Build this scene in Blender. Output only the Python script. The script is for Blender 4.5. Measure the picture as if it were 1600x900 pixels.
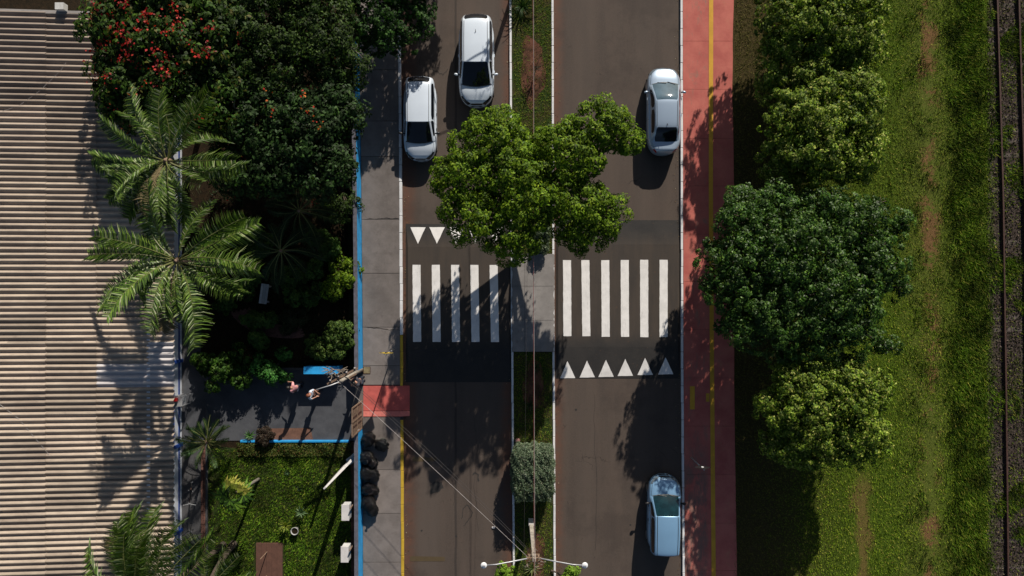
import bpy, bmesh, math, random
import numpy as np
from mathutils import Vector, Matrix, Euler
R = math.radians
PI = math.pi
for o in list(bpy.data.objects): bpy.data.objects.remove(o)
scn = bpy.context.scene
COL = scn.collection

# ------------------------------------------------------------------ camera, sky, sun, exposure
HC = 34.0                      # drone height in metres
F = 1600 * 24 / 36.0
cam = bpy.data.objects.new('camera', bpy.data.cameras.new('camera'))
cam.data.lens = 24; cam.data.sensor_width = 36; cam.data.clip_end = 2000
cam.location = (0, 0, HC); cam.rotation_euler = (0, 0, 0)
COL.objects.link(cam); scn.camera = cam
ELEV, AZ = R(27), R(18)
world = bpy.data.worlds.new("World"); scn.world = world; world.use_nodes = True
wn = world.node_tree
sky = wn.nodes.new('ShaderNodeTexSky'); sky.sky_type = 'NISHITA'; sky.sun_disc = False
sky.sun_elevation = ELEV; sky.sun_rotation = AZ; sky.air_density = 1.0; sky.dust_density = 1.0
bg = wn.nodes['Background']; wn.links.new(sky.outputs[0], bg.inputs[0]); bg.inputs[1].default_value = 0.05
sl = bpy.data.lights.new('sun', 'SUN'); sl.energy = 5.0; sl.angle = R(0.5); sl.color = (1, 0.92, 0.81)
so = bpy.data.objects.new('sun', sl); COL.objects.link(so)
tosun = Vector((math.sin(AZ) * math.cos(ELEV), math.cos(AZ) * math.cos(ELEV), math.sin(ELEV)))
so.rotation_euler = tosun.to_track_quat('Z', 'Y').to_euler(); so.location = tosun * 60
scn.view_settings.view_transform = 'Standard'; scn.view_settings.look = 'None'
scn.view_settings.exposure = 0.24; scn.view_settings.gamma = 1
try: scn.view_settings.use_curve_mapping = False
except Exception: pass

# ------------------------------------------------------------------ helpers
def W(px, py, h=0.0):
    s = (HC - h) / F
    return Vector(((px - 800) * s, (450 - py) * s, h))
def X(px, h=0.0): return (px - 800) * (HC - h) / F
def Y(py, h=0.0): return (450 - py) * (HC - h) / F
def tag(o, label=None, cat=None, group=None, kind=None):
    if label: o['label'] = label
    if cat: o['category'] = cat
    if group: o['group'] = group
    if kind: o['kind'] = kind
    return o
def link(name, me, m=None, parent=None):
    o = bpy.data.objects.new(name, me); COL.objects.link(o)
    if m is not None and me is not None and len(me.materials) == 0: me.materials.append(m)
    if parent is not None: o.parent = parent
    return o
def thing(name, label, cat, loc=(0, 0, 0), rz=0, group=None):
    o = bpy.data.objects.new(name, None); COL.objects.link(o); o.location = loc; o.rotation_euler = (0, 0, rz)
    o.empty_display_size = .2
    return tag(o, label, cat, group)
def smooth(me): me.polygons.foreach_set('use_smooth', [True] * len(me.polygons))
def npmesh(name, V, Fc, tint=None, sm=False):
    me = bpy.data.meshes.new(name)
    V = np.asarray(V, dtype=np.float32); Fc = np.asarray(Fc, dtype=np.int32)
    me.vertices.add(len(V)); me.vertices.foreach_set('co', V.ravel())
    k = Fc.shape[1]
    me.loops.add(Fc.size); me.loops.foreach_set('vertex_index', Fc.ravel())
    me.polygons.add(len(Fc)); me.polygons.foreach_set('loop_start', np.arange(0, Fc.size, k, dtype=np.int32))
    me.update(calc_edges=True)
    if tint is not None:
        a = me.attributes.new('tint', 'FLOAT_COLOR', 'POINT')
        t = np.ones((len(V), 4), dtype=np.float32); t[:, :3] = tint; a.data.foreach_set('color', t.ravel())
    if sm: smooth(me)
    return me

class MB:
    def __init__(s): s.v = []; s.f = []
    def add(s, vs, fs):
        n = len(s.v); s.v += [tuple(v) for v in vs]; s.f += [tuple(i + n for i in f) for f in fs]; return s
    def box(s, c, d, M=None, taper=1.0):
        x, y, z = d[0] / 2, d[1] / 2, d[2] / 2
        vs = [Vector((a * x * (taper if e > 0 else 1), b * y * (taper if e > 0 else 1), e * z)) for e in (-1, 1) for (a, b) in ((-1, -1), (1, -1), (1, 1), (-1, 1))]
        if M is not None: vs = [M @ v for v in vs]
        vs = [v + Vector(c) for v in vs]
        return s.add(vs, [(3, 2, 1, 0), (4, 5, 6, 7), (0, 1, 5, 4), (1, 2, 6, 5), (2, 3, 7, 6), (3, 0, 4, 7)])
    def tube(s, pts, r, n=6, cap=True):
        pts = [Vector(p) for p in pts]; k = len(pts)
        rr = r if isinstance(r, (list, tuple)) else [r] * k
        vs = []; ref = None
        for i, p in enumerate(pts):
            t = (pts[min(i + 1, k - 1)] - pts[max(i - 1, 0)])
            t = t.normalized() if t.length > 1e-9 else Vector((0, 0, 1))
            if ref is None: ref = Vector((1, 0, 0)) if abs(t.x) < .8 else Vector((0, 1, 0))
            u = (ref - t * ref.dot(t)).normalized(); w = t.cross(u); ref = u
            for j in range(n):
                a = 2 * PI * j / n; vs.append(p + (u * math.cos(a) + w * math.sin(a)) * rr[i])
        fs = [(i * n + j, i * n + (j + 1) % n, (i + 1) * n + (j + 1) % n, (i + 1) * n + j) for i in range(k - 1) for j in range(n)]
        if cap: fs += [tuple(range(n - 1, -1, -1)), tuple((k - 1) * n + j for j in range(n))]
        return s.add(vs, fs)
    def lathe(s, prof, c=(0, 0, 0), n=12, M=None):
        vs = []
        for (r, z) in prof:
            for j in range(n):
                v = Vector((r * math.cos(2 * PI * j / n), r * math.sin(2 * PI * j / n), z))
                if M is not None: v = M @ v
                vs.append(v + Vector(c))
        k = len(prof)
        fs = [(i * n + j, i * n + (j + 1) % n, (i + 1) * n + (j + 1) % n, (i + 1) * n + j) for i in range(k - 1) for j in range(n)]
        fs += [tuple(range(n - 1, -1, -1)), tuple((k - 1) * n + j for j in range(n))]
        return s.add(vs, fs)
    def prism(s, poly, z0, z1):
        n = len(poly)
        z0f = z0 if callable(z0) else (lambda x, y: z0); z1f = z1 if callable(z1) else (lambda x, y: z1)
        vs = [(x, y, z0f(x, y)) for x, y in poly] + [(x, y, z1f(x, y)) for x, y in poly]
        fs = [tuple(range(n - 1, -1, -1)), tuple(range(n, 2 * n))] + [(i, (i + 1) % n, n + (i + 1) % n, n + i) for i in range(n)]
        return s.add(vs, fs)
    def mesh(s, name, sm=False):
        me = bpy.data.meshes.new(name); me.from_pydata([tuple(v) for v in s.v], [], s.f); me.update()
        if sm: smooth(me)
        return me
    def build(s, name, m, parent=None, sm=False, bevel=0):
        o = link(name, s.mesh(name, sm), m, parent)
        if bevel:
            b = o.modifiers.new('bevel', 'BEVEL'); b.width = bevel; b.segments = 2; b.limit_method = 'ANGLE'
        return o

# ------------------------------------------------------------------ materials
class NT:
    def __init__(s, name):
        s.m = bpy.data.materials.new(name); s.m.use_nodes = True; s.t = s.m.node_tree
        s.b = s.t.nodes['Principled BSDF']; s.out = s.t.nodes['Material Output']; s._pos = None
    def n(s, ty, **kw):
        nd = s.t.nodes.new(ty)
        for k, v in kw.items(): setattr(nd, k, v)
        return nd
    def set(s, sock, v):
        if hasattr(v, 'is_linked') or isinstance(v, bpy.types.NodeSocket): s.t.links.new(v, sock)
        elif isinstance(v, (tuple, list)) and len(v) == 3 and sock.type == 'RGBA': sock.default_value = (*v, 1)
        else: sock.default_value = v
    def pos(s, local=False):
        if local: return s.n('ShaderNodeTexCoord').outputs['Object']
        if s._pos is None: s._pos = s.n('ShaderNodeNewGeometry').outputs['Position']
        return s._pos
    def scaled(s, v, sc):
        m = s.n('ShaderNodeVectorMath', operation='MULTIPLY'); s.set(m.inputs[0], v); m.inputs[1].default_value = sc; return m.outputs[0]
    def noise(s, scale, detail=4, rough=.6, vec=None, dist=0):
        nd = s.n('ShaderNodeTexNoise'); nd.inputs['Scale'].default_value = scale; nd.inputs['Detail'].default_value = detail
        nd.inputs['Roughness'].default_value = rough; nd.inputs['Distortion'].default_value = dist
        s.set(nd.inputs['Vector'], vec if vec is not None else s.pos()); return nd.outputs[0]
    def vor(s, scale, feature='F1', vec=None, out='Distance'):
        nd = s.n('ShaderNodeTexVoronoi', feature=feature); nd.inputs['Scale'].default_value = scale
        s.set(nd.inputs['Vector'], vec if vec is not None else s.pos()); return nd.outputs[out]
    def ramp(s, f, a, b, ca=0.0, cb=1.0):
        nd = s.n('ShaderNodeMapRange'); nd.interpolation_type = 'SMOOTHSTEP'
        s.set(nd.inputs[0], f); nd.inputs[1].default_value = a; nd.inputs[2].default_value = b
        nd.inputs[3].default_value = ca; nd.inputs[4].default_value = cb; return nd.outputs[0]
    def math(s, op, a, b=0.0):
        nd = s.n('ShaderNodeMath', operation=op); s.set(nd.inputs[0], a); s.set(nd.inputs[1], b); return nd.outputs[0]
    def mix(s, f, a, b, mode='MIX'):
        nd = s.n('ShaderNodeMix', data_type='RGBA', blend_type=mode)
        s.set(nd.inputs[0], f); s.set(nd.inputs[6], a); s.set(nd.inputs[7], b); return nd.outputs[2]
    def xyz(s):
        nd = s.n('ShaderNodeSeparateXYZ'); s.set(nd.inputs[0], s.pos()); return nd.outputs
    def band(s, coord, c, w, soft, wob=None):
        d = s.math('SUBTRACT', coord, c)
        if wob is not None: d = s.math('ADD', d, wob)
        return s.ramp(s.math('ABSOLUTE', d), w, w + soft, 1.0, 0.0)
    def wob(s, scale, amp, vec=None):
        return s.math('MULTIPLY', s.math('SUBTRACT', s.noise(scale, 5, .7, vec), .5), amp)
    def bump(s, h, st=.3, d=.02):
        nd = s.n('ShaderNodeBump'); nd.inputs['Strength'].default_value = st; nd.inputs['Distance'].default_value = d
        s.set(nd.inputs['Height'], h); s.t.links.new(nd.outputs[0], s.b.inputs['Normal']); return s
    def done(s, col, rough=.8, metal=0, coat=0, spec=.5):
        s.set(s.b.inputs['Base Color'], col); s.set(s.b.inputs['Roughness'], rough); s.set(s.b.inputs['Metallic'], metal)
        s.b.inputs['Coat Weight'].default_value = coat; s.b.inputs['Coat Roughness'].default_value = .03
        s.b.inputs['Specular IOR Level'].default_value = spec
        return s.m
def simple(name, c, rough=.7, var=.25, scale=6, metal=0, coat=0, bump=0, spec=.5, dirt=None, dirtamt=.5, local=False):
    s = NT(name); v = s.pos(local)
    f = s.noise(scale, 6, .65, v)
    col = s.mix(s.ramp(f, .3, .7), tuple(x * (1 - var) for x in c), tuple(min(x * (1 + var), .95) for x in c))
    if dirt is not None:
        g = s.noise(scale * .6, 8, .75, v, 1.2)
        col = s.mix(s.ramp(g, .5, .72, 0, dirtamt), col, dirt)
    if bump: s.bump(s.noise(scale * 12, 4, .7, v), bump)
    return s.done(col, rough, metal, coat, spec)

def m_asphalt():
    s = NT('asphalt_brown'); xs = s.xyz()
    st = s.noise(.35, 6, .65, s.scaled(s.pos(), (3.0, .35, 1)))
    c = s.mix(s.ramp(st, .3, .7), (.057, .043, .035), (.086, .063, .049))
    c = s.mix(s.ramp(s.noise(1.3, 8, .75), .45, .8, 0, .5), c, (.092, .062, .046))
    gr = s.noise(38, 2, .9); c = s.mix(s.ramp(gr, .3, .75, 0, .55), c, (.10, .082, .072))
    c = s.mix(s.ramp(s.noise(60, 2, .9), .55, .8, 0, .5), c, (.02, .017, .016))
    c = s.mix(s.ramp(s.noise(13, 3, .9), .42, .75, 0, .45), c, (.105, .083, .070)); c = s.mix(s.ramp(s.noise(10, 3, .9, None, .4), .55, .8, 0, .5), c, (.030, .023, .020))
    wob = s.wob(1.6, .5)
    for cx in (X(797), X(866), X(636)):
        e = s.band(xs[0], cx, .04, .62, wob); e = s.math('MULTIPLY', e, s.ramp(s.noise(2.2, 6, .7), .25, .65, .25, .8)); c = s.mix(e, c, (.125, .055, .034))
    tr = s.band(xs[0], X(712), .03, .05, s.wob(.6, .12)); c = s.mix(s.math('MULTIPLY', tr, .55), c, (.022, .019, .018))
    tr = s.band(xs[0], X(670), .25, .5, s.wob(.5, .3)); c = s.mix(s.math('MULTIPLY', tr, .18), c, (.11, .09, .08))
    v2 = s.n('ShaderNodeVectorMath', operation='ADD'); s.set(v2.inputs[0], s.pos())
    nz = s.n('ShaderNodeTexNoise'); nz.inputs['Scale'].default_value = 2.0; s.set(nz.inputs['Vector'], s.pos()); s.set(v2.inputs[1], s.scaled(nz.outputs[1], (.9, .9, 0)))
    cr = s.ramp(s.vor(.55, 'DISTANCE_TO_EDGE', v2.outputs[0]), .0, .010, 1, 0)
    cr = s.math('MULTIPLY', cr, s.ramp(s.noise(.30, 3), .58, .66))
    c = s.mix(s.math('MULTIPLY', cr, .8), c, (.016, .013, .012))
    for cx in (X(672), X(760), X(915), X(1008)):
        lane = s.band(xs[0], cx, .22, .4, s.wob(.25, .5)); c = s.mix(s.math('MULTIPLY', lane, .28), c, (.095, .075, .062))
    oil = s.math('MULTIPLY', s.ramp(s.noise(2.6, 5, .7, None, .8), .64, .72), .55); c = s.mix(oil, c, (.026, .021, .018))
    c = s.mix(s.math('MULTIPLY', s.ramp(s.noise(.22, 6, .7), .5, .62), .35), c, (.040, .031, .027))
    s.bump(gr, .35, .01)
    return s.done(c, .85, spec=.3)
def m_table():
    s = NT('asphalt_dark'); xs = s.xyz()
    c = s.mix(s.ramp(s.noise(1.1, 6, .7), .3, .7), (.016, .016, .017), (.028, .026, .025))
    dust = s.math('MULTIPLY', s.band(xs[1], Y(452), Y(0) - Y(62), 1.1, s.wob(1, .6)), s.ramp(s.noise(.6, 7, .7, s.scaled(s.pos(), (3, .5, 1))), .25, .7, .35, .95))
    c = s.mix(dust, c, (.062, .047, .036))
    gr = s.noise(40, 2, .9); c = s.mix(s.ramp(gr, .35, .8, 0, .4), c, (.07, .06, .052))
    c = s.mix(s.math('MULTIPLY', s.ramp(s.noise(7, 3, .6), .66, .74), .6), c, (.10, .055, .03))
    s.bump(gr, .3, .01)
    return s.done(c, .8, spec=.35)
def m_paint(name, c, wear=.35, under=(.07, .055, .045)):
    s = NT(name)
    a = s.mix(s.ramp(s.noise(2.5, 6, .7), .3, .7), tuple(x * .86 for x in c), c)
    w = s.ramp(s.noise(14, 8, .8), .62, .74, 0, wear); a = s.mix(w, a, under)
    a = s.mix(s.ramp(s.noise(3, 8, .75, s.scaled(s.pos(), (5, .5, 1))), .56, .72, 0, wear), a, under)
    a = s.mix(s.ramp(s.noise(.8, 5, .7), .45, .7, 0, .35), a, tuple(x * .6 for x in c))
    s.bump(s.noise(50, 2), .15, .01)
    return s.done(a, .7, spec=.3)
def m_concrete(name, a, b, stain=(.07, .055, .045), amt=.45, sc=1.2):
    s = NT(name)
    oi = s.n('ShaderNodeObjectInfo')
    c = s.mix(s.ramp(s.noise(sc, 8, .7), .3, .7), a, b)
    c = s.mix(s.ramp(s.noise(sc * 2.2, 9, .8, None, .6), .5, .75, 0, amt), c, stain)
    rv = s.ramp(oi.outputs['Random'], 0, 1, .86, 1.1)
    vm = s.n('ShaderNodeVectorMath', operation='SCALE'); s.set(vm.inputs[0], c); s.set(vm.inputs['Scale'], rv)
    g = s.noise(45, 3, .8); c = s.mix(s.ramp(g, .5, .8, 0, .3), vm.outputs[0], tuple(x * .55 for x in a))
    s.bump(g, .25, .01)
    return s.done(c, .88, spec=.25)
def m_cycle():
    s = NT('red_cycle_concrete'); xs = s.xyz()
    oi = s.n('ShaderNodeObjectInfo')
    c = s.mix(s.ramp(s.noise(.9, 7, .7), .3, .7), (.39, .098, .083), (.51, .155, .122))
    wear = s.noise(2.1, 9, .78, s.scaled(s.pos(), (1.4, .5, 1)), .5)
    m1 = s.ramp(wear, .52, .66, 0, .75)
    c = s.mix(s.math('MULTIPLY', m1, s.band(xs[0], X(1088), .35, .35)), c, (.235, .165, .125))
    c = s.mix(s.math('MULTIPLY', s.ramp(s.noise(1.7, 9, .8), .52, .7, 0, .5), s.band(xs[0], X(1130), .2, .35)), c, (.40, .235, .13))
    low = s.ramp(xs[1], Y(620), Y(720), 1, 0)
    low = s.ramp(xs[1], Y(760), Y(640), 1, 0)
    c = s.mix(s.math('MULTIPLY', s.math('MULTIPLY', low, s.band(xs[0], X(1085), .5, .25)), s.ramp(wear, .38, .55, 0, .8)), c, (.18, .12, .10))
    g = s.noise(40, 3, .8); c = s.mix(s.ramp(g, .5, .8, 0, .3), c, (.16, .04, .03))
    s.bump(g, .2, .01)
    return s.done(c, .85, spec=.25)
def m_rightgrass():
    s = NT('rough_grass_soil'); xs = s.xyz()
    g = s.mix(s.ramp(s.noise(5, 6, .8), .3, .7), (.045, .08, .006), (.09, .135, .012))
    g = s.mix(s.ramp(s.noise(30, 3, .8), .45, .8, 0, .6), g, (.055, .072, .02))
    br = s.mix(s.ramp(s.noise(9, 6, .8), .3, .7), (.13, .068, .03), (.22, .115, .055))
    w = s.wob(.7, 2.2, s.scaled(s.pos(), (1, .6, 1)))
    m1 = s.math('MULTIPLY', s.band(xs[0], X(1452), .18, .5, w), s.ramp(s.noise(.5, 8, .85), .485, .545, .04, .9))
    olive = s.mix(s.ramp(s.noise(12, 5, .8), .3, .7), (.07, .095, .014), (.125, .145, .028))
    g = s.mix(s.math('MULTIPLY', s.band(xs[0], X(1445), .5, 1.3, w), .75), g, olive)
    c = s.mix(m1, g, br)
    m2 = s.math('MULTIPLY', s.band(xs[0], X(1346), .1, .45, w), s.ramp(s.math('ADD', xs[1], s.wob(1, 1)), Y(720), Y(770), 0, .55))
    c = s.mix(m2, c, br)
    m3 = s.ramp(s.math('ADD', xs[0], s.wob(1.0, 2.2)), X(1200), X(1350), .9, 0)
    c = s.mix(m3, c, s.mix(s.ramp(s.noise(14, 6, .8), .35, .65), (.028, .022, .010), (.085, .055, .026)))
    c = s.mix(s.ramp(s.noise(.8, 7, .8), .66, .75, 0, .7), c, br)
    bal = s.mix(s.ramp(s.noise(22, 5, .85), .3, .7), (.022, .016, .014), (.11, .085, .072))
    c = s.mix(s.ramp(s.math('ADD', xs[0], s.wob(2.0, 1.0)), X(1538), X(1556), 0, 1), c, bal)
    s.bump(s.noise(24, 5, .8), .8, .05)
    return s.done(c, .95, spec=.1)
def m_soil(name, a, b, c2=None, sc=6):
    s = NT(name)
    c = s.mix(s.ramp(s.noise(sc, 7, .8), .3, .7), a, b)
    if c2: c = s.mix(s.ramp(s.noise(sc * .25, 6, .75), .42, .6), c, c2)
    s.bump(s.noise(sc * 4, 5, .8), .8, .05)
    return s.done(c, .95, spec=.1)
def m_leaf(name, rough=.45, trans=.25, spec=.4):
    s = NT(name)
    at = s.n('ShaderNodeAttribute', attribute_name='tint')
    s.done(at.outputs['Color'], rough, spec=spec)
    tr = s.n('ShaderNodeBsdfTranslucent'); s.set(tr.inputs[0], s.mix(1.0, at.outputs['Color'], (1.3, 1.5, .4), 'MULTIPLY'))
    mx = s.n('ShaderNodeMixShader'); mx.inputs[0].default_value = trans
    s.t.links.new(s.b.outputs[0], mx.inputs[1]); s.t.links.new(tr.outputs[0], mx.inputs[2]); s.t.links.new(mx.outputs[0], s.out.inputs[0])
    return s.m
def m_roof(name, a, b, stain):
    s = NT(name); oi = s.n('ShaderNodeObjectInfo'); xs = s.xyz()
    c = s.mix(s.ramp(s.noise(.8, 8, .75, s.scaled(s.pos(), (.5, 2.2, 1))), .3, .7), a, b)
    c = s.mix(s.ramp(s.noise(3.0, 9, .8, s.scaled(s.pos(), (.7, 2.5, 1)), .7), .52, .74, 0, .6), c, stain)
    c = s.mix(s.ramp(s.noise(9, 5, .8), .66, .74, 0, .8), c, (.05, .035, .025))
    grime = s.ramp(s.math('ADD', xs[1], s.wob(.5, 4)), Y(330), Y(60), 0, .5); c = s.mix(grime, c, stain)
    rv = s.ramp(oi.outputs['Random'], 0, 1, .74, 1.10)
    vm = s.n('ShaderNodeVectorMath', operation='SCALE'); s.set(vm.inputs[0], c); s.set(vm.inputs['Scale'], rv)
    s.bump(s.noise(40, 3), .2, .01)
    return s.done(vm.outputs[0], .85, spec=.2)

M = {}
M['asphalt'] = m_asphalt(); M['table'] = m_table()
M['white_paint'] = m_paint('white_road_paint', (.82, .80, .78), .5)
M['yellow_paint'] = m_paint('yellow_paint', (.62, .34, .035), .45, (.30, .10, .05))
M['yellow_kerb'] = m_paint('yellow_kerb_paint', (.55, .36, .035), .6, (.17, .12, .07))
M['white_kerb'] = m_paint('white_kerb_paint', (.74, .74, .75), .75, (.13, .10, .085))
M['faded_yellow'] = m_paint('faded_yellow_paint', (.095, .068, .036), .9, (.06, .045, .038))
M['sidewalk'] = m_concrete('sidewalk_concrete', (.145, .127, .118), (.205, .180, .168))
M['median_slab'] = m_concrete('median_concrete', (.22, .205, .195), (.31, .29, .275))
M['pale_concrete'] = m_concrete('pale_concrete', (.4, .4, .39), (.6, .6, .59), (.2, .19, .17), .4)
M['cycle'] = m_cycle()
M['red_ramp'] = simple('red_ramp', (.50, .10, .085), .85, .18, 1.5, dirt=(.26, .07, .06), bump=.2)
M['red_pale'] = simple('pale_red_ramp', (.62, .18, .15), .85, .15, 3, dirt=(.35, .12, .10))
M['rightgrass'] = m_rightgrass()
M['lawn'] = m_soil('lawn_soil', (.018, .032, .008), (.036, .058, .012), (.045, .05, .015))
M['median_soil'] = m_soil('median_soil', (.035, .045, .014), (.075, .05, .025), (.03, .05, .012))
M['red_soil'] = m_soil('red_soil', (.085, .04, .026), (.20, .09, .058), (.05, .03, .018), 8)
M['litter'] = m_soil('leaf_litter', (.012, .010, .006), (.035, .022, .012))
M['earth'] = m_soil('bare_earth', (.03, .022, .014), (.06, .04, .024), (.025, .035, .01), 3)
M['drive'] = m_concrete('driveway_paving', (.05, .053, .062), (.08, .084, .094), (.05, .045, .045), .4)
M['drive_band'] = simple('orange_driveway_band', (.15, .075, .05), .9, .3, 2.5, bump=.2)
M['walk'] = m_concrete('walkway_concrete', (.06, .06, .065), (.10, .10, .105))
M['brick'] = simple('brick', (.13, .06, .045), .9, .35, 5, bump=.3)
M['blue'] = simple('blue_wall_paint', (.02, .33, .72), .65, .15, 2, dirt=(.03, .12, .26), dirtamt=.6, bump=.1)
M['blue_dark'] = simple('dark_blue_paint', (.01, .05, .26), .55, .2, 3)
M['white_wall'] = simple('white_wall_paint', (.62, .66, .72), .7, .12, 2, dirt=(.3, .3, .32), bump=.1)
M['wall_top'] = simple('wall_coping', (.10, .10, .125), .85, .25, 5, dirt=(.05, .04, .035), bump=.2)
M['roof'] = m_roof('fibre_cement_roof', (.28, .225, .18), (.46, .38, .30), (.11, .085, .078))
M['roof_new'] = m_roof('newer_fibre_cement', (.46, .43, .43), (.58, .55, .55), (.30, .28, .28))
M['bark'] = simple('bark', (.075, .055, .04), .9, .35, 8, bump=.6)
M['palebark'] = simple('pale_bark', (.20, .18, .15), .9, .3, 8, bump=.6)
M['twig'] = simple('dry_twig', (.20, .165, .13), .9, .3, 10)
M['wood'] = simple('weathered_wood', (.19, .125, .085), .85, .35, 7, bump=.4)
M['rust'] = simple('rusty_steel', (.055, .024, .016), .75, .35, 9, bump=.4)
M['sleeper'] = simple('old_sleeper', (.09, .07, .06), .9, .4, 7, bump=.5)
M['leaf'] = m_leaf('leaf', .6, .25, .2); M['leaf_gloss'] = m_leaf('glossy_leaf', .48, .2, .28); M['grass'] = m_leaf('grass_blade', .75, .2, .08)
M['dead_frond'] = simple('dead_frond', (.13, .10, .045), .9, .3, 8)
M['flower'] = m_leaf('flower_petal', .6, .3)
M['tyre'] = simple('tyre', (.018, .018, .018), .85, .2, 10)
M['rim'] = simple('alloy_rim', (.35, .36, .37), .35, .1, 5, metal=.8)
M['plastic'] = simple('black_plastic', (.012, .012, .013), .5, .2, 10)
M['glass'] = simple('tinted_car_glass', (.006, .008, .012), .04, .2, 3, spec=.6)
M['glass_teal'] = simple('green_tinted_glass', (.004, .022, .028), .05, .3, 3, spec=.7)
M['glass_pale'] = simple('painted_sky_sheen_glass', (.055, .095, .125), .06, .35, 1.2, spec=.9)  # sedan windscreen: bright sky reflection painted in as a lighter base colour
M['lamp_clear'] = simple('headlamp_lens', (.10, .13, .16), .08, .2, 9, spec=.8)
M['lamp_red'] = simple('tail_lamp_lens', (.35, .012, .012), .15, .2, 9, spec=.7)
M['steel'] = simple('galvanised_steel', (.45, .46, .48), .45, .15, 8, metal=.4)
M['lampwhite'] = simple('lamp_housing', (.72, .73, .75), .4, .06, 5)
M['chrome'] = simple('chrome', (.7, .7, .72), .15, .05, 5, metal=1)
M['pole'] = simple('concrete_pole', (.30, .27, .23), .9, .3, 5, dirt=(.14, .10, .06), bump=.3)
M['white_post'] = simple('white_post_paint', (.62, .60, .59), .6, .08, 3, dirt=(.45, .42, .40))
M['cable'] = simple('pale_cable', (.36, .33, .32), .5, .2, 3)
M['cable_dark'] = simple('dark_cable', (.035, .03, .03), .6, .2, 3)
M['cable_red'] = simple('reddish_cable', (.20, .055, .05), .6, .3, 2)
M['sign_yellow'] = simple('yellow_sign', (.75, .52, .03), .4, .05, 5)
M['sign_back'] = simple('sign_back', (.015, .013, .014), .5, .2, 8)
M['black_paint'] = simple('black_paint', (.01, .01, .01), .5, .1, 5)
M['skin'] = simple('skin', (.42, .22, .15), .55, .1, 20, local=True)
M['hair'] = simple('black_hair', (.012, .009, .008), .5, .3, 40, local=True)
M['hairbrown'] = simple('brown_hair', (.16, .045, .018), .5, .3, 40, local=True)
M['teal'] = simple('teal_paint', (.02, .30, .26), .35, .1, 9, coat=.3)
M['tilebrown'] = simple('brown_matting', (.105, .048, .032), .9, .15, 4, dirt=(.07, .035, .025), bump=.2)
M['cover'] = simple('access_cover', (.20, .16, .085), .8, .3, 8)
M['pink'] = simple('pink_cloth', (.70, .32, .33), .8, .12, 12, local=True)
M['whiteblue'] = simple('white_blue_cloth', (.55, .60, .75), .8, .4, 14, local=True)
M['darkcloth'] = simple('charcoal_cloth', (.045, .045, .06), .85, .2, 12, local=True)
M['denim'] = simple('dark_denim', (.02, .028, .05), .85, .2, 14, local=True)
def m_bag():
    s = NT('black_bin_bag'); v = s.pos(True)
    s.bump(s.math('ABSOLUTE', s.math('SUBTRACT', s.noise(7, 4, .7, v, 2.5), .5)), .7, .12)
    return s.done((.0025, .0025, .003), .13, 0, 0, .38)
M['bag'] = m_bag()
def carpaint(name, c, metal=0.0):
    s = NT(name); f = s.noise(1.2, 3, .5)
    col = s.mix(s.ramp(f, .3, .7), tuple(x * .96 for x in c), c)
    col = s.mix(s.ramp(s.noise(3, 8, .8), .62, .8, 0, .12), col, (.3, .22, .17))
    return s.done(col, .32, metal, 1.0)

# ------------------------------------------------------------------ setting: ground, road, pavement
rng = np.random.default_rng(7); rnd = random.Random(5)
def sheet(name, poly, z, m, parent=None, kind='structure', thick=None):
    b = MB()
    if thick: b.prism(poly, z - thick, z)
    else: b.add([(x, y, z) for x, y in poly], [tuple(range(len(poly)))])
    o = b.build(name, m, parent)
    if kind and parent is None: o['kind'] = kind
    return o
sheet('ground', [(-400, -400), (400, -400), (400, 400), (-400, 400)], -.02, M['earth'])
YT, YB = -560, 1460            # far ends of the street in photo pixels
def lerp(pts, y):
    ys = [p[1] for p in pts]; xs = [p[0] for p in pts]
    if y <= ys[0]: return xs[0] + (xs[1] - xs[0]) / (ys[1] - ys[0]) * (y - ys[0]) * .3
    return float(np.interp(y, ys, xs)) if y <= ys[-1] else xs[-1] + (y - ys[-1]) * .005
LK = [(623, 0), (625, 100), (626.5, 300), (627.5, 500), (628.5, 700), (629.5, 900)]       # left kerb centre line
ML = [(797.5, 0), (798.3, 180), (799.5, 400), (800.5, 560), (801.5, 700), (803, 900)]      # median left kerb
MR = [(863.2, 0), (863.5, 190), (864.2, 400), (864.8, 560), (865.5, 700), (866.5, 900)]
RK = [(1064, 0), (1064.5, 300), (1065.5, 600), (1067.5, 900)]
WALLX = [(562, 100), (565, 300), (567.5, 575), (567, 650), (567.5, 900)]
CE = [(1145.6, 0), (1143.5, 60), (1144, 100), (1142.5, 150), (1144.5, 200), (1146, 330), (1146, 600), (1148, 750), (1150.5, 900)]
CY = [(1110, 0), (1109.5, 300), (1111.5, 600), (1114, 900)]
def strip(name, A, B, ya, yb, z, m, parent=None, ox=0.0, oy=0.0, n=14, thick=None, kind='structure'):
    ys = np.linspace(ya, yb, n)
    L_ = [(X(lerp(A, y)) + ox, Y(y)) for y in ys]; R_ = [(X(lerp(B, y)) + oy, Y(y)) for y in ys]
    b = MB()
    n_ = len(ys)
    vs = [(x, y, z) for x, y in L_] + [(x, y, z) for x, y in R_]
    fs = [(i, i + 1, n_ + i + 1, n_ + i) for i in range(n_ - 1)]
    if thick:
        vs += [(x, y, z - thick) for x, y in L_] + [(x, y, z - thick) for x, y in R_]
        k = 2 * n_
        fs += [(i + 1, i, k + i, k + i + 1) for i in range(n_ - 1)] + [(n_ + i, n_ + i + 1, k + n_ + i + 1, k + n_ + i) for i in range(n_ - 1)]
        fs += [(0, n_, k + n_, k), (n_ - 1, k + n_ - 1, k + 2 * n_ - 1, 2 * n_ - 1)]
    o = b.add(vs, fs).build(name, m, parent)
    if parent is None and kind: o['kind'] = kind
    return o
road_l = strip('road', LK, ML, YT, YB, 0.0, M['asphalt'])
road_r = strip('road', MR, RK, YT, YB, 0.0, M['asphalt'])
KH = .12
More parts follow.
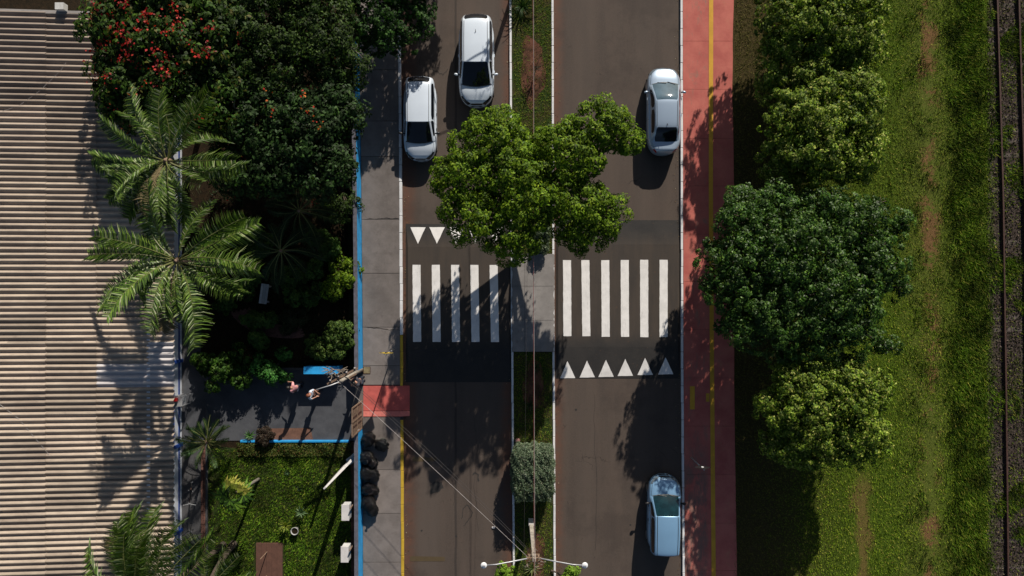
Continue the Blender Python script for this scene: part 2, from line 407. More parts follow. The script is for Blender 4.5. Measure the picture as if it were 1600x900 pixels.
def kerb(name, line, ya, yb, width, m, gaps=(), paint=None):
    base = strip(name, line, line, ya, yb, KH - .03, M['cable_dark'], ox=-width / 2 + .01, oy=width / 2 - .01, thick=.1)
    step = 26.5; y = -60.0
    proto = {}
    while y < 960:
        y2 = y + step
        mm = m if paint is None else paint((y + y2) / 2)
        if not any(a < (y + y2) / 2 < b for a, b in gaps):
            k = (mm.name, rnd.randrange(4))
            if k not in proto:
                b = MB(); jj = [rnd.uniform(-.006, .006) for _ in range(4)]
                L_ = step * HC / F - .018
                b.box((0, 0, -.06), (width + jj[0], L_ + jj[1], .12 + jj[2]))
                me = b.mesh('kerb_stone'); me.materials.append(mm); proto[k] = me
            o = link('kerb_stone', proto[k], None, base)
            yc = (y + y2) / 2
            o.location = (X(lerp(line, yc)) + rnd.uniform(-.006, .006), Y(yc), KH + rnd.uniform(-.004, .004))
            o.rotation_euler = (0, 0, rnd.uniform(-.006, .006))
            bv = o.modifiers.new('bevel', 'BEVEL'); bv.width = .012; bv.segments = 1
        y = y2
    for (a, b_) in ((YT, -60), (960, YB)):
        strip('far_kerb', line, line, a, b_, KH, m, base, ox=-width / 2, oy=width / 2, thick=.12)
    return base
kerb('left_kerb', LK, YT, YB, .14, M['white_kerb'], gaps=((598, 645),), paint=lambda y: M['white_kerb'] if y < 515 else M['yellow_kerb'])
kerb('median_left_kerb', ML, YT, YB, .10, M['white_kerb'])
kerb('median_right_kerb', MR, YT, YB, .10, M['white_kerb'])
kerb('right_kerb', RK, YT, YB, .11, M['white_kerb'])
def wig(pts, n=5, a=1.6):
    out = []
    for p, q in zip(pts[:-1], pts[1:]):
        for k in range(n): t_ = k / n; out.append((p[0] * (1 - t_) + q[0] * t_ + rnd.uniform(-a, a), p[1] * (1 - t_) + q[1] * t_ + rnd.uniform(-a, a)))
    return out + [pts[-1]]
# pavement in slabs
pav = strip('pavement', WALLX, LK, YT, YB, KH - .035, M['cable_dark'], ox=.02, oy=-.08, thick=.08)
cuts = [-60, 30, 110, 190, 245, 343, 427, 511, 571, 601]
def slabs(parent, A, B, cuts, m, name, ox, oy, z=KH, g=.012):
    for a, b in zip(cuts[:-1], cuts[1:]):
        gp = g * F / HC
        sk = rnd.uniform(-.6, .6)
        ys = np.linspace(a + gp, b - gp, 4)
        bb = MB(); n_ = 4
        top = [(X(lerp(A, y)) + ox, Y(y)) for y in ys]; bt = [(X(lerp(B, y)) + oy, Y(y + sk * 0)) for y in ys]
        poly = top + bt[::-1]
        bb.prism(poly[::-1] if False else [poly[i] for i in range(len(poly))], z - .05, z + rnd.uniform(-.004, .004))
        bb.build(name, m, parent)
slabs(pav, WALLX, LK, cuts, M['sidewalk'], 'paving_slab', .02, -.075)
slabs(pav, WALLX, LK, [651, 733, 801, 877, 960], M['sidewalk'], 'paving_slab', .02, -.075)
for a, b in ((YT, -60), (960, YB)): strip('far_slab', WALLX, LK, a, b, KH, M['sidewalk'], pav, ox=.02, oy=-.075)
# red crossing ramp down to the road
def rampz(x, y):
    return KH + .006 if x < X(626) else .012 + (KH - .006) * max(0, (X(640) - x)) / (X(640) - X(626))
for (ya, yb, mm, nm) in ((602.5, 641, M['red_ramp'], 'red_ramp'), (641.8, 650, M['red_pale'], 'pale_edge')):
    b = MB()
    poly = [(X(568.5), Y(ya)), (X(568.5), Y(yb)), (X(626), Y(yb)), (X(640), Y(yb)), (X(640), Y(ya)), (X(626), Y(ya))]
    b.prism([poly[0], poly[1], poly[2], poly[5]], .03, rampz); b.prism([poly[5], poly[2], poly[3], poly[4]], .0, rampz)
    b.build(nm, mm, pav)
for q_ in ([(570, 343), (590, 342), (605, 341), (624, 342)], [(572, 511), (590, 512), (610, 515), (626, 516)]):
    P2_ = wig(q_, 4, .8); vs = []; fs = []
    for i_, (a_, b_) in enumerate(P2_): w_ = rnd.uniform(.004, .018); vs += [(X(a_), Y(b_) + w_, KH + .009), (X(a_), Y(b_) - w_, KH + .009)]
    for i_ in range(len(P2_) - 1): fs.append((2 * i_, 2 * i_ + 1, 2 * i_ + 3, 2 * i_ + 2))
    MB().add(vs, fs).build('slab_crack', M['table'], pav)
b = MB().box((X(574), Y(578), KH + .012), (.30, .30, .014)); cv = b.build('access_cover', M['cover'], pav)
MB().box((X(574), Y(578), KH + .008), (.36, .36, .012)).build('cover_frame', M['rust'], pav)
# cycle path in slabs
cyc = strip('cycle_path', RK, CE, YT, YB, KH - .035, M['cable_dark'], ox=.06, oy=-.02, thick=.08)
slabs(cyc, RK, CE, [-85, -10, 65.5, 140.5, 217, 291, 366, 440, 515, 590, 665, 740, 816, 890, 965], M['cycle'], 'path_slab', .065, 0, g=.006)
for a, b in ((YT, -85), (965, YB)): strip('far_path', RK, CE, a, b, KH, M['cycle'], cyc, ox=.065)
strip('centre_line', CY, CY, YT, YB, KH + .008, M['yellow_paint'], cyc, ox=-.105, oy=.105, n=40)
for (x0, x1, y0, y1) in ((1077, 1084.5, 603, 639), (1102, 1107.3, 614, 627)):
    sheet('path_dash', [(X(x0), Y(y1)), (X(x1), Y(y1)), (X(x1), Y(y0)), (X(x0), Y(y0))], KH + .009, M['yellow_paint'], cyc)
# median: soil bed, paved crossing
med = strip('median', ML, MR, YT, YB, .085, M['median_soil'], ox=.05, oy=-.05, thick=.1, n=40)
b = MB()
rag = lambda: rnd.uniform(-.035, .035)
pts = [(X(800) + rag() + .0, Y(y)) for y in np.linspace(397, 549, 34)] + [(X(865.5) + rag(), Y(y)) for y in np.linspace(549, 397, 34)]
b.prism(pts, .09, KH + .03); mslab = b.build('crossing_refuge', M['median_slab']); mslab['kind'] = 'structure'
for yy in (447, 500): MB().box((X(832), Y(yy), KH + .031), (2.02, .012, .006)).build('joint', M['cable_dark'], mslab)
for xx in (820,): MB().box((X(xx), Y(473), KH + .031), (.012, 4.75, .006)).build('joint', M['cable_dark'], mslab)
def patch(px, py, rx, ry, z, m, name='soil_patch', seed=0):
    r_ = random.Random(seed); n = 26
    ph = [r_.uniform(0, 6) for _ in range(4)]
    poly = []
    for i in range(n):
        a = 2 * PI * i / n; k = 1 + .10 * math.sin(3 * a + ph[0]) + .08 * math.sin(5 * a + ph[1]) + r_.uniform(-.05, .05)
        poly.append((X(px) + rx * HC / F * k * math.cos(a), Y(py) + ry * HC / F * k * math.sin(a)))
    return sheet(name, poly, z, m)
patch(832, 112, 19, 54, .09, M['red_soil'], seed=3)
patch(834, 603, 17, 40, .09, M['red_soil'], seed=5)
patch(838, 872, 14, 40, .09, M['red_soil'], seed=6)
# raised crossings
def table(road, lx, rx, y0, y1, y2, y3, hgt=.09):
    def zf(y):
        if y < y0 or y > y3: return 0.006
        if y < y1: return .006 + hgt * (y - y0) / (y1 - y0)
        if y > y2: return .006 + hgt * (y3 - y) / (y3 - y2)
        return .006 + hgt
    ys = [y0, y1, y2, y3]; e = .12
    vs = []
    for y in ys:
        for x, dz in ((lx, -99), (lx + 4, 0), (rx - 4, 0), (rx, -99)):
            vs.append((X(x), Y(y), .004 if dz < 0 else zf(y)))
    fs = [(i * 4 + j, (i + 1) * 4 + j, (i + 1) * 4 + j + 1, i * 4 + j + 1) for i in range(3) for j in range(3)]
    o = MB().add(vs, fs).build('raised_crossing', M['table'], road)
    return zf
zl = table(road_l, 634, 799, 350, 386, 545, 597)
zr = table(road_r, 868, 1062, 344, 382, 542, 591.5)
def mark(road, name, poly, zf, m, dz=.006):
    if name in ('crossing_stripe', 'yield_triangle'):
        q_ = []
        for (xa, ya), (xb, yb) in zip(poly, poly[1:] + poly[:1]):
            k_ = max(2, int(math.hypot(xb - xa, yb - ya) / 5)); q_ += [(xa + (xb - xa) * i_ / k_ + rnd.uniform(-.2, .2), ya + (yb - ya) * i_ / k_ + rnd.uniform(-.2, .2)) for i_ in range(k_)]
        poly = q_
    b = MB().add([(X(x), Y(y), zf(y) + dz) for x, y in poly], [tuple(range(len(poly)))[::-1]]); return b.build(name, m, road)
for i, x in enumerate((645, 675, 705, 735, 765)):
    mark(road_l, 'crossing_stripe', [(x, 414), (x + 12.6, 414), (x + 13.6 + .3 * i, 534), (x + 1 + .3 * i, 534)], zl, M['white_paint'])
for x, d, y0, y1 in ((879.5, .6, 406.5, 525), (908, 1.6, 406.5, 525), (939, .8, 406.5, 526), (969.3, .5, 406.5, 526), (999.6, .2, 406, 526.5), (1030, -.2, 406, 526.5)):
    mark(road_r, 'crossing_stripe', [(x, y0), (x + 12.6, y0), (x + 12.6 + d, y1), (x + d, y1)], zr, M['white_paint'])
for x in (653.3, 683, 713, 743, 773):
    mark(road_l, 'yield_triangle', [(x - 12, 355), (x + 12, 355), (x, 381)], zl, M['white_paint'])
for x, y in ((887, 591), (917.5, 590), (947, 589), (977, 587.5), (1008, 586), (1040, 585)):
    mark(road_r, 'yield_triangle', [(x - 12, y), (x + 12, y - .5), (x - .5, y - 27)], zr, M['white_paint'], .008)
flat = lambda y: 0.0
mark(road_l, 'faded_marking', [(645, 714), (682, 715), (682, 721), (645, 721)], flat, M['faded_yellow'])
mark(road_l, 'faded_marking', [(641, 869), (695, 870), (695, 877), (641, 877)], flat, M['faded_yellow'])
def crack(road, pts, w=.02, m='cable_dark', name='crack'):
    P_ = [Vector((X(x), Y(y), .006)) for x, y in pts]; vs = []; fs = []
    for i, p in enumerate(P_):
        tg = (P_[min(i + 1, len(P_) - 1)] - P_[max(i - 1, 0)]).normalized(); n_ = Vector((-tg.y, tg.x, 0)) * w * rnd.uniform(.4, 1.2); vs += [p + n_, p - n_]
    for i in range(len(P_) - 1): fs.append((2 * i, 2 * i + 1, 2 * i + 3, 2 * i + 2))
    MB().add(vs, fs).build(name, M['table'], road)
crack(road_l, wig([(738, 742), (742, 738), (747, 742), (748, 752)], 3, .7), .035)
crack(road_l, wig([(722, 812), (724, 794), (730, 788), (738, 800), (733, 812), (724, 822)], 4, 1), .016)
crack(road_l, wig([(670, 108), (684, 112), (692, 118), (700, 108)], 5, 1.2), .016)
crack(road_l, wig([(700, 720), (712, 750), (708, 790)], 6, 1.2), .008)
crack(road_l, wig([(740, 650), (746, 700), (741, 760), (748, 830)], 6, 1.5), .007)
crack(road_l, wig([(655, 100), (664, 60), (660, 10), (668, -40)], 6, 1.5), .008)
crack(road_r, wig([(930, 615), (928, 680), (933, 760), (930, 860)], 6, 1.5), .006)
mark(road_l, 'repair_patch', wig([(672, 757), (680, 752), (690, 754), (693, 762), (684, 769), (673, 771), (672, 757)], 3, .8)[:-1], flat, M['table'])
for x_, y_ in ((659, 829), (713, 838), (900, 640), (985, 820), (677, 95)): mark(road_l if x_ < 800 else road_r, 'tar_spot', [(x_ + 2 * math.cos(a_) * rnd.uniform(.6, 1.1), y_ + 2 * math.sin(a_) * rnd.uniform(.6, 1.1)) for a_ in np.linspace(0, 5.6, 8)], flat, M['table'])
# right-hand verge and left garden ground
b = MB(); ys = np.linspace(YT, YB, 60)
A_ = [(X(lerp(CE, y)) + rnd.uniform(-.05, .0), Y(y)) for y in ys]
b.add([(x, y, .10) for x, y in A_] + [(60, y, .10) for _, y in A_], [(i, i + 1, 60 + i + 1, 60 + i) for i in range(59)])
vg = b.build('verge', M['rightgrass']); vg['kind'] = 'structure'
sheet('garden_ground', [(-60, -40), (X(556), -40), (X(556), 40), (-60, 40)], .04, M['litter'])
sheet('lawn', [(X(326), Y(YB)), (X(553), Y(YB)), (X(553), Y(694)), (X(326), Y(700))], .06, M['lawn'])
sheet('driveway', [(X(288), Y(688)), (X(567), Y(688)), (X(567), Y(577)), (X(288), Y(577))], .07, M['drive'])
sheet('driveway_edge', [(X(420), Y(687)), (X(490), Y(687)), (X(486), Y(668)), (X(424), Y(669))], .076, M['drive_band'])
sheet('forecourt', [(X(549), Y(660)), (X(568.5), Y(652)), (X(568.5), Y(603)), (X(556), Y(603))], .115, M['sidewalk'])
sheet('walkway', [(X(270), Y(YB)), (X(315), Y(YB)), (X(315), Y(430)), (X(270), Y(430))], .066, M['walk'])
sheet('planting_strip', [(X(549), Y(YB)), (X(557), Y(YB)), (X(557), Y(690)), (X(549), Y(690))], .10, M['red_soil'])
sheet('planting_strip', [(X(547), Y(574)), (X(559), Y(574)), (X(553), Y(60)), (X(541), Y(60))], .10, M['earth'])
# brick edging of the walkway (bricks too small to pick apart one by one)
b = MB()
for row in range(2):
    y = Y(960); 
    while y < Y(690):
        b.box((X(317.5 + row * 4), y + rnd.uniform(-.01, .01), .09 + rnd.uniform(0, .015)), (.105, .20, .07), Matrix.Rotation(rnd.uniform(-.05, .05), 3, 'Z')); y += .22
o = b.build('brick_edging', M['brick']); o['kind'] = 'stuff'; tag(o, 'double row of dark red bricks edging the walkway beside the lawn', 'edging')
MB().box((X(324.5), Y(800), .10), (.08, 10.5, .12)).build('walkway_kerb', M['walk'])['kind'] = 'structure'
b = MB()
for k in range(9):
    rr = 2.3 + k * .125
    n = int(rr * 1.5 / .22)
    for i in range(n):
        a = R(200) + 1.5 * (i + (k % 2) * .5) / n
        b.box((X(452) + rr * math.cos(a) * .9, Y(470) + rr * math.sin(a) * .55, .07 + rnd.uniform(0, .02)), (.10, .20, .06), Matrix.Rotation(a + rnd.uniform(-.05, .05), 3, 'Z'))
o = b.build('brick_paving', M['brick']); tag(o, 'curved patch of old red brick paving in the dark garden', 'paving', kind='stuff')

# ------------------------------------------------------------------ foliage tools
def unit(v): return v / np.maximum(np.linalg.norm(v, axis=1, keepdims=True), 1e-9)
def rdirs(n, rg): return unit(rg.normal(size=(n, 3)))
def leaves(P, N, size, asp, rg, cols, droop=.0, folded=.18):
    """one folded rhomb per leaf: P centres, N normals"""
    n = len(P); t = rdirs(n, rg); t = unit(t - N * np.sum(t * N, axis=1, keepdims=True)); b = np.cross(N, t)
    s = (size * rg.uniform(.65, 1.3, n))[:, None]
    w = s * asp
    base = P - t * s * .5; tip = P + t * s * .5 - N * s * droop
    l = P + b * w * .5 + N * s * folded; r = P - b * w * .5 + N * s * folded
    V = np.stack([base, r, tip, l], 1).reshape(-1, 3)
    Fc = np.arange(4 * n).reshape(n, 4)
    T = np.repeat(cols, 4, axis=0)
    return V, Fc, T
def palette(n, rg, cs, wts, jit=.22):
    cs = np.array(cs); k = rg.choice(len(cs), n, p=np.array(wts) / sum(wts))
    return cs[k] * rg.uniform(1 - jit, 1 + jit, (n, 1)) * rg.uniform(.93, 1.07, (n, 3))
def crown_mesh(lobes, nclump, cr, lpc, lsize, pal, seed, asp=.5, fill=6000, up=.55, low=-.35, rough=.16, flat=.75, clumpcol=.30, gf=2.6, gap_t=-.75):
    rg = np.random.default_rng(seed)
    L_ = np.array(lobes, dtype=float); area = L_[:, 3] * L_[:, 4]; pr = area / area.sum()
    cs = []; gap = rg.uniform(-1, 1, (40, 4))
    tries = 0
    while len(cs) < nclump and tries < nclump * 60:
        tries += 1
        i = rg.choice(len(L_), p=pr); d = rdirs(1, rg)[0]
        if d[2] < low: continue
        k = min(1.14, 1 + rg.normal() * rough * .8)
        q_ = L_[i, :3] + d * L_[i, 3:6]
        if math.sin(q_[0] * gf + seed) + math.sin(q_[1] * gf * 1.13 + seed * 2 + q_[0] * .9) < gap_t: k -= rg.uniform(.15, .45)
        p = L_[i, :3] + d * L_[i, 3:6] * k
        ok = True
        for j in range(len(L_)):
            if j != i and np.sum(((p - L_[j, :3]) / L_[j, 3:6]) ** 2) < .62: ok = False; break
        if not ok: continue
        if len(cs) > 8:
            q = np.array([c[:3] for c in cs]); 
            if np.min(np.sum((q - p) ** 2, axis=1)) < (cr * .62) ** 2: continue
        cs.append((*p, *unit(np.array([d / L_[i, 3:6]]))[0]))
    cs = np.array(cs); nc = len(cs)
    rad = cr * rg.uniform(.55, 1.25, nc)
    ci = np.repeat(np.arange(nc), lpc); n = len(ci)
    dirs = rdirs(n, rg); flip = np.sum(dirs * cs[ci, 3:6], axis=1) < -.15; dirs[flip] *= -1
    k = rg.uniform(.35, 1.0, n) ** .6
    P = cs[ci, :3] + dirs * (rad[ci] * k)[:, None] * np.array([1, 1, flat])
    N = unit(dirs * .9 + cs[ci, 3:6] * .25 + np.array([0, 0, up]) + rg.normal(size=(n, 3)) * .38)
    cc = palette(n, rg, *pal) * rg.uniform(1 - clumpcol, 1 + clumpcol, nc)[ci][:, None]
    V, Fc, T = leaves(P, N, lsize, asp, rg, cc)
    if fill:
        i = rg.choice(len(L_), fill, p=pr); d = rdirs(fill, rg); rr = rg.uniform(.25, .92, fill) ** .7
        P2 = L_[i, :3] + d * L_[i, 3:6] * rr[:, None]
        N2 = unit(rg.normal(size=(fill, 3)) + np.array([0, 0, .8]))
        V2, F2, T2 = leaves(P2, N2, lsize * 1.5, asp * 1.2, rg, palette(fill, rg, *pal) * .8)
        V = np.concatenate([V, V2]); Fc = np.concatenate([Fc, F2 + len(T)]); T = np.concatenate([T, T2])
    return V, Fc, T, cs
def tree(name, label, cat, base, lobes, nclump, cr, lpc, lsize, pal, seed, trunk=.16, mat='leaf', bark='bark', group=None, flowers=None, twigs=0, **kw):
    """lobes given as (px,py,zc,rx_px,ry_px,rz) : photo pixels of the crown at its mid height"""
    bx, by = base
    t = thing(name, label, cat, (X(bx), Y(by), .05), 0, group)
    o3 = np.array([X(bx), Y(by), .05])
    LL = []
    for (px, py, zc, rx, ry, rz) in lobes:
        s = (HC - zc - rz * .5) / F
        LL.append(((px - 800) * s - o3[0], (450 - py) * s - o3[1], zc - o3[2], rx * s, ry * s, rz))
    V, Fc, T, cs = crown_mesh(LL, nclump, cr, lpc, lsize, pal, seed, **kw)
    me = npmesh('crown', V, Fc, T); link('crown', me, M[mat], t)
    r_ = random.Random(seed); b = MB()
    zt = min(l[2] for l in LL)
    mid = Vector((0, 0, max(zt * .45, .3)))
    cx = sum(l[0] for l in LL) / len(LL); cy = sum(l[1] for l in LL) / len(LL)
    j = Vector((cx * .25, cy * .25, mid.z))
    b.tube([(0, 0, -.1), (0, 0, .15), j * .5 + Vector((r_.uniform(-.05, .05), 0, 0)), j], [trunk * 1.4, trunk, trunk * .9, trunk * .75], 8)
    b.build('trunk', M[bark], t, True)
    b = MB()
    for l in LL:
        c = Vector(l[:3])
        b.tube([j, j.lerp(c, .5) + Vector((r_.uniform(-.2, .2), r_.uniform(-.2, .2), .1)), c + Vector((0, 0, l[5] * .2))], [trunk * .6, trunk * .4, trunk * .2], 6)
        for _ in range(5):
            d = Vector((r_.gauss(0, 1), r_.gauss(0, 1), r_.uniform(0, 1))).normalized()
            e = c + Vector((d.x * l[3], d.y * l[4], d.z * l[5])) * .85
            b.tube([c, c.lerp(e, .5) + Vector((0, 0, .1)), e], [trunk * .22, trunk * .14, trunk * .05], 4)
    b.build('limb', M[bark], t, True)
    if flowers:
        n, cols, sz, box = flowers
        rg = np.random.default_rng(seed + 50)
        idx = rg.choice(len(cs), n)
        P, N = [], []
        for i in idx:
            if box is not None:
                p = cs[i, :3] + o3; s_ = F / (HC - p[2]); px, py = 800 + p[0] * s_, 450 - p[1] * s_
                dd = max(0, 1 - (((px - box[0]) / box[2]) ** 2 + ((py - box[1]) / box[3]) ** 2))
                if rg.random() > dd * .95 + .07: continue
            k = rg.integers(6, 16)
            c = cs[i, :3] + cs[i, 3:6] * cr * .9 + np.array([0, 0, .1]) + rg.normal(size=3) * .1
            P.append(c + rg.normal(size=(k, 3)) * .13); N.append(np.tile([0, 0, 1.0], (k, 1)) + rg.normal(size=(k, 3)) * .5)
        P = np.concatenate(P); N = unit(np.concatenate(N))
        V, Fc, T = leaves(P, N, sz, .7, rg, palette(len(P), rg, cols, [1] * len(cols), .35))
        o = link('blossom', npmesh('blossom', V, Fc, T), M['flower'], t); o['label'] = 'red blossom clusters'
    if twigs:
        b = MB()
        for _ in range(twigs):
            l = LL[r_.randrange(len(LL))]; d = Vector((r_.gauss(0, 1), r_.gauss(0, 1), r_.uniform(.3, 1))).normalized()
            e = Vector(l[:3]) + Vector((d.x * l[3], d.y * l[4], d.z * l[5])) * .9
            for q in range(5):
                dd = Vector((r_.gauss(0, 1), r_.gauss(0, 1), r_.uniform(.1, .5))).normalized() * r_.uniform(.25, .6)
                b.tube([e, e + dd * .6 + Vector((.05, 0, 0)), e + dd], [.014, .01, .004], 4)
        b.build('dead_twig', M['twig'], t)['kind'] = 'stuff'
    return t
PAL_LIME = ([(.12, .19, .014), (.20, .27, .03), (.045, .085, .008), (.34, .36, .09)], [5, 3.5, 4, 1.5])
PAL_BRIGHT = ([(.095, .17, .006), (.16, .24, .012), (.035, .075, .004)], [5, 3.5, 3])
PAL_DARK = ([(.022, .060, .006), (.045, .105, .012), (.10, .18, .025)], [5, 4, 1.8])
PAL_DEEP = ([(.028, .058, .008), (.05, .09, .012), (.012, .026, .005)], [4, 3, 4])
PAL_POIN = ([(.03, .07, .008), (.055, .11, .012), (.085, .085, .012), (.014, .03, .006)], [5, 3, 1.5, 4])
PAL_GREY = ([(.10, .14, .085), (.15, .19, .12), (.06, .09, .05), (.22, .25, .17)], [5, 3, 3, 1])

tree('street_tree', 'lobed bright green tree standing in the median between the two roads', 'tree', (836, 312),
     [(765, 225, 4.75, 50, 48, 1.6), (735, 275, 4.45, 52, 42, 1.6), (745, 335, 4.65, 48, 42, 1.6), (800, 360, 4.55, 40, 44, 1.6), (833, 300, 4.85, 55, 60, 1.9), (895, 240, 4.85, 48, 48, 1.7),
      (935, 200, 5.50, 42, 38, 0.8), (905, 315, 4.65, 56, 46, 1.7), (920, 355, 4.35, 38, 34, 1.5), (978, 222, 5.20, 22, 20, 0.5), (845, 222, 4.45, 30, 24, 1.3), (780, 190, 4.55, 26, 22, 1.3), (800, 262, 4.65, 50, 46, 1.7), (955, 175, 5.40, 22, 20, 0.5), (690, 270, 4.25, 18, 24, 1.2), (955, 330, 4.35, 24, 22, 1.2)],
     760, .33, 66, .145, PAL_BRIGHT, 11, asp=.42, trunk=.18, fill=7000, rough=.3, gap_t=-.5)
tree('roadside_tree', 'pale lime round tree cut off by the top edge beside the cycle path', 'tree', (1240, 75),
     [(1285, -40, 3.5, 82, 70, 1.5), (1262, 25, 3.6, 60, 58, 1.4), (1325, 28, 3.6, 58, 60, 1.4), (1230, 60, 3.2, 36, 42, 1.0), (1345, 78, 3.3, 38, 34, .9), (1300, 85, 3.2, 44, 26, .9)],
     620, .27, 58, .125, PAL_LIME, 21, fill=9000, rough=.5, gap_t=-.35, gf=3.2, clumpcol=.38, group='trees in a row beside the cycle path')
tree('roadside_tree', 'pale lime round tree just above the wide dark green one', 'tree', (1240, 240),
     [(1325, 165, 3.6, 56, 56, 1.4), (1265, 180, 3.6, 58, 52, 1.4), (1300, 225, 3.6, 76, 56, 1.5), (1250, 240, 3.2, 48, 48, 1.1), (1232, 125, 3.0, 36, 36, .9), (1280, 130, 3.4, 50, 34, 1.0), (1345, 235, 3.2, 38, 44, 1.0), (1345, 150, 3.3, 38, 40, 1.0)],
     620, .27, 58, .125, PAL_LIME, 22, fill=9000, rough=.5, gap_t=-.35, gf=3.2, clumpcol=.38, group='trees in a row beside the cycle path')
tree('roadside_tree', 'wide dark green spreading tree overhanging the red cycle path', 'tree', (1190, 435),
     [(1180, 345, 4.2, 55, 48, 1.0), (1160, 420, 4.3, 58, 60, 1.1), (1240, 390, 4.6, 70, 70, 1.3), (1330, 360, 4.2, 70, 54, 1.1), (1375, 405, 4.0, 44, 60, 1.0), (1300, 455, 4.4, 70, 66, 1.2),
      (1205, 490, 4.3, 66, 56, 1.1), (1280, 525, 4.0, 58, 32, .8), (1340, 500, 3.9, 52, 46, 1.0), (1295, 320, 4.0, 55, 30, .9), (1160, 470, 4.0, 40, 40, .9), (1165, 325, 3.3, 34, 30, .9), (1118, 385, 3.9, 16, 14, .5), (1112, 445, 3.9, 16, 16, .5), (1135, 508, 3.7, 18, 14, .5), (1410, 350, 3.7, 16, 20, .5), (1412, 450, 3.7, 14, 18, .5), (1385, 540, 3.5, 20, 16, .5), (1215, 300, 3.9, 24, 16, .5), (1372, 318, 3.8, 22, 14, .5), (1235, 560, 3.5, 26, 14, .5), (1325, 565, 3.5, 28, 14, .5)],
     1250, .25, 50, .11, PAL_DARK, 23, trunk=.2, mat='leaf_gloss', fill=26000, rough=.9, gap_t=-.15, gf=3.4, clumpcol=.4, group='trees in a row beside the cycle path')
tree('roadside_tree', 'pale lime clipped tree lowest in the row, casting shade on grass below', 'tree', (1240, 615),
     [(1255, 640, 3.5, 54, 58, 1.4), (1325, 640, 3.5, 58, 60, 1.4), (1290, 685, 3.4, 76, 44, 1.2), (1290, 600, 3.4, 76, 34, 1.1), (1355, 690, 3.1, 36, 36, .9), (1236, 690, 3.1, 34, 36, .9), (1355, 610, 3.2, 36, 40, 1.0)],
     620, .27, 58, .125, PAL_LIME, 24, fill=9000, rough=.5, gap_t=-.35, gf=3.2, clumpcol=.38, group='trees in a row beside the cycle path')
tree('flowering_tree', 'dark leafy tree with red blossom overhanging the corrugated roof', 'tree', (330, 160),
     [(190, 40, 5.4, 62, 58, 1.0), (255, 70, 5.6, 70, 62, 1.1), (200, 120, 5.4, 58, 56, 1.0), (270, 150, 5.3, 66, 50, 1.0), (330, 60, 5.3, 62, 66, 1.0), (250, -10, 5.5, 90, 50, 1.0), (345, 150, 5.0, 62, 58, 1.0), (192, 165, 4.9, 40, 34, .8)],
     560, .36, 48, .20, PAL_POIN, 31, asp=.5, fill=8000, rough=.4, gap_t=-.4, flowers=(330, [(.34, .010, .010), (.48, .022, .010), (.18, .006, .006)], .12, (235, 85, 120, 80)), twigs=3)
tree('leafy_tree', 'fine leaved green tree with bare pale twigs at the top of the garden', 'tree', (470, 120),
     [(395, 40, 5.2, 58, 56, 1.0), (430, 95, 5.0, 60, 52, 1.0), (490, 50, 5.2, 60, 56, 1.0), (525, 100, 4.8, 42, 48, .8), (455, -30, 5.2, 90, 50, 1.0), (380, 110, 5.0, 50, 50, .9)],
     480, .36, 62, .13, PAL_DEEP, 32, fill=7000, rough=.45, gap_t=-.3, twigs=9)
tree('leafy_tree', 'dim green tree with a few orange blossoms in the middle of the garden', 'tree', (470, 240),
     [(400, 180, 5.0, 60, 52, .9), (465, 200, 5.2, 56, 56, .9), (520, 170, 5.0, 40, 50, .8), (430, 255, 4.9, 60, 46, .8), (500, 255, 4.9, 48, 46, .8), (375, 250, 4.6, 44, 50, .8)],
     360, .36, 44, .17, ([(.022, .052, .012), (.04, .085, .018), (.012, .026, .006)], [4, 2.5, 4]), 33, fill=6000, flowers=(60, [(.45, .03, .012), (.5, .12, .012)], .10, (440, 160, 90, 60)))
tree('feathery_tree', 'drooping feathery tree shading the pavement at the top edge', 'tree', (610, 25),
     [(585, 15, 2.7, 46, 50, .6), (625, 30, 2.5, 40, 45, .5), (655, 20, 2.2, 22, 40, .4), (600, 60, 2.4, 40, 26, .5), (590, -30, 3.0, 60, 50, .7), (665, -170, 3.0, 62, 95, .9), (625, -120, 3.2, 75, 85, .9)],
     380, .30, 60, .14, ([(.03, .085, .012), (.05, .12, .02), (.014, .035, .008)], [4, 2, 4]), 34, fill=3000)
def bush(label, px, py, r_, h, n, ls, pal, seed, base=None, cat='bush', name='bush', ry=None, lobes=3, cr=.2, fill=700, mat='leaf', **kw):
    rr = random.Random(seed); ry = ry or r_
    Ls = [(px + rr.uniform(-.8, .8) * r_, py + rr.uniform(-.8, .8) * ry, h * rr.uniform(.35, .7), r_ * rr.uniform(.2, .5), ry * rr.uniform(.2, .5), h * .3) for _ in range(lobes * 2 + 1)]
    return tree(name, label, cat, base or (px + (800 - px) * .03, py + (450 - py) * .03), Ls, n, cr, 40, ls, pal, seed, trunk=.04, fill=fill, mat=mat, **{**dict(rough=.6, gap_t=-.4, gf=5), **kw})
bush('bright climbing shrub spilling over the blue wall beside the middle pavement', 535, 430, 27, 1.7, 90, .11, PAL_BRIGHT, 41, ry=40, lobes=4)
bush('loose shrub leaning over the blue wall above the bright climbing shrub', 530, 300, 34, 1.7, 110, .10, PAL_DEEP, 42, ry=52, lobes=5)
bush('round olive shrub against the wall just above the gate', 517, 530, 40, 1.4, 150, .11, ([(.06, .11, .02), (.09, .14, .025), (.03, .06, .012)], [4, 3, 3]), 43, ry=34, lobes=5)
bush('dark spreading shrub at the upper left corner of the driveway', 340, 585, 42, 1.5, 150, .12, PAL_DARK, 44, ry=34, lobes=5)
bush('vivid green shrub hanging over the top edge of the driveway', 425, 572, 28, 1.5, 90, .11, ([(.05, .17, .03), (.08, .22, .04), (.02, .07, .015)], [4, 2, 3]), 45, ry=26, lobes=4)
bush('dark bronze leaved shrub beside the small agave below the driveway', 412, 682, 17, .6, 60, .09, ([(.035, .022, .015), (.06, .045, .03), (.02, .015, .01)], [3, 2, 3]), 46, ry=11, cr=.14, fill=300)
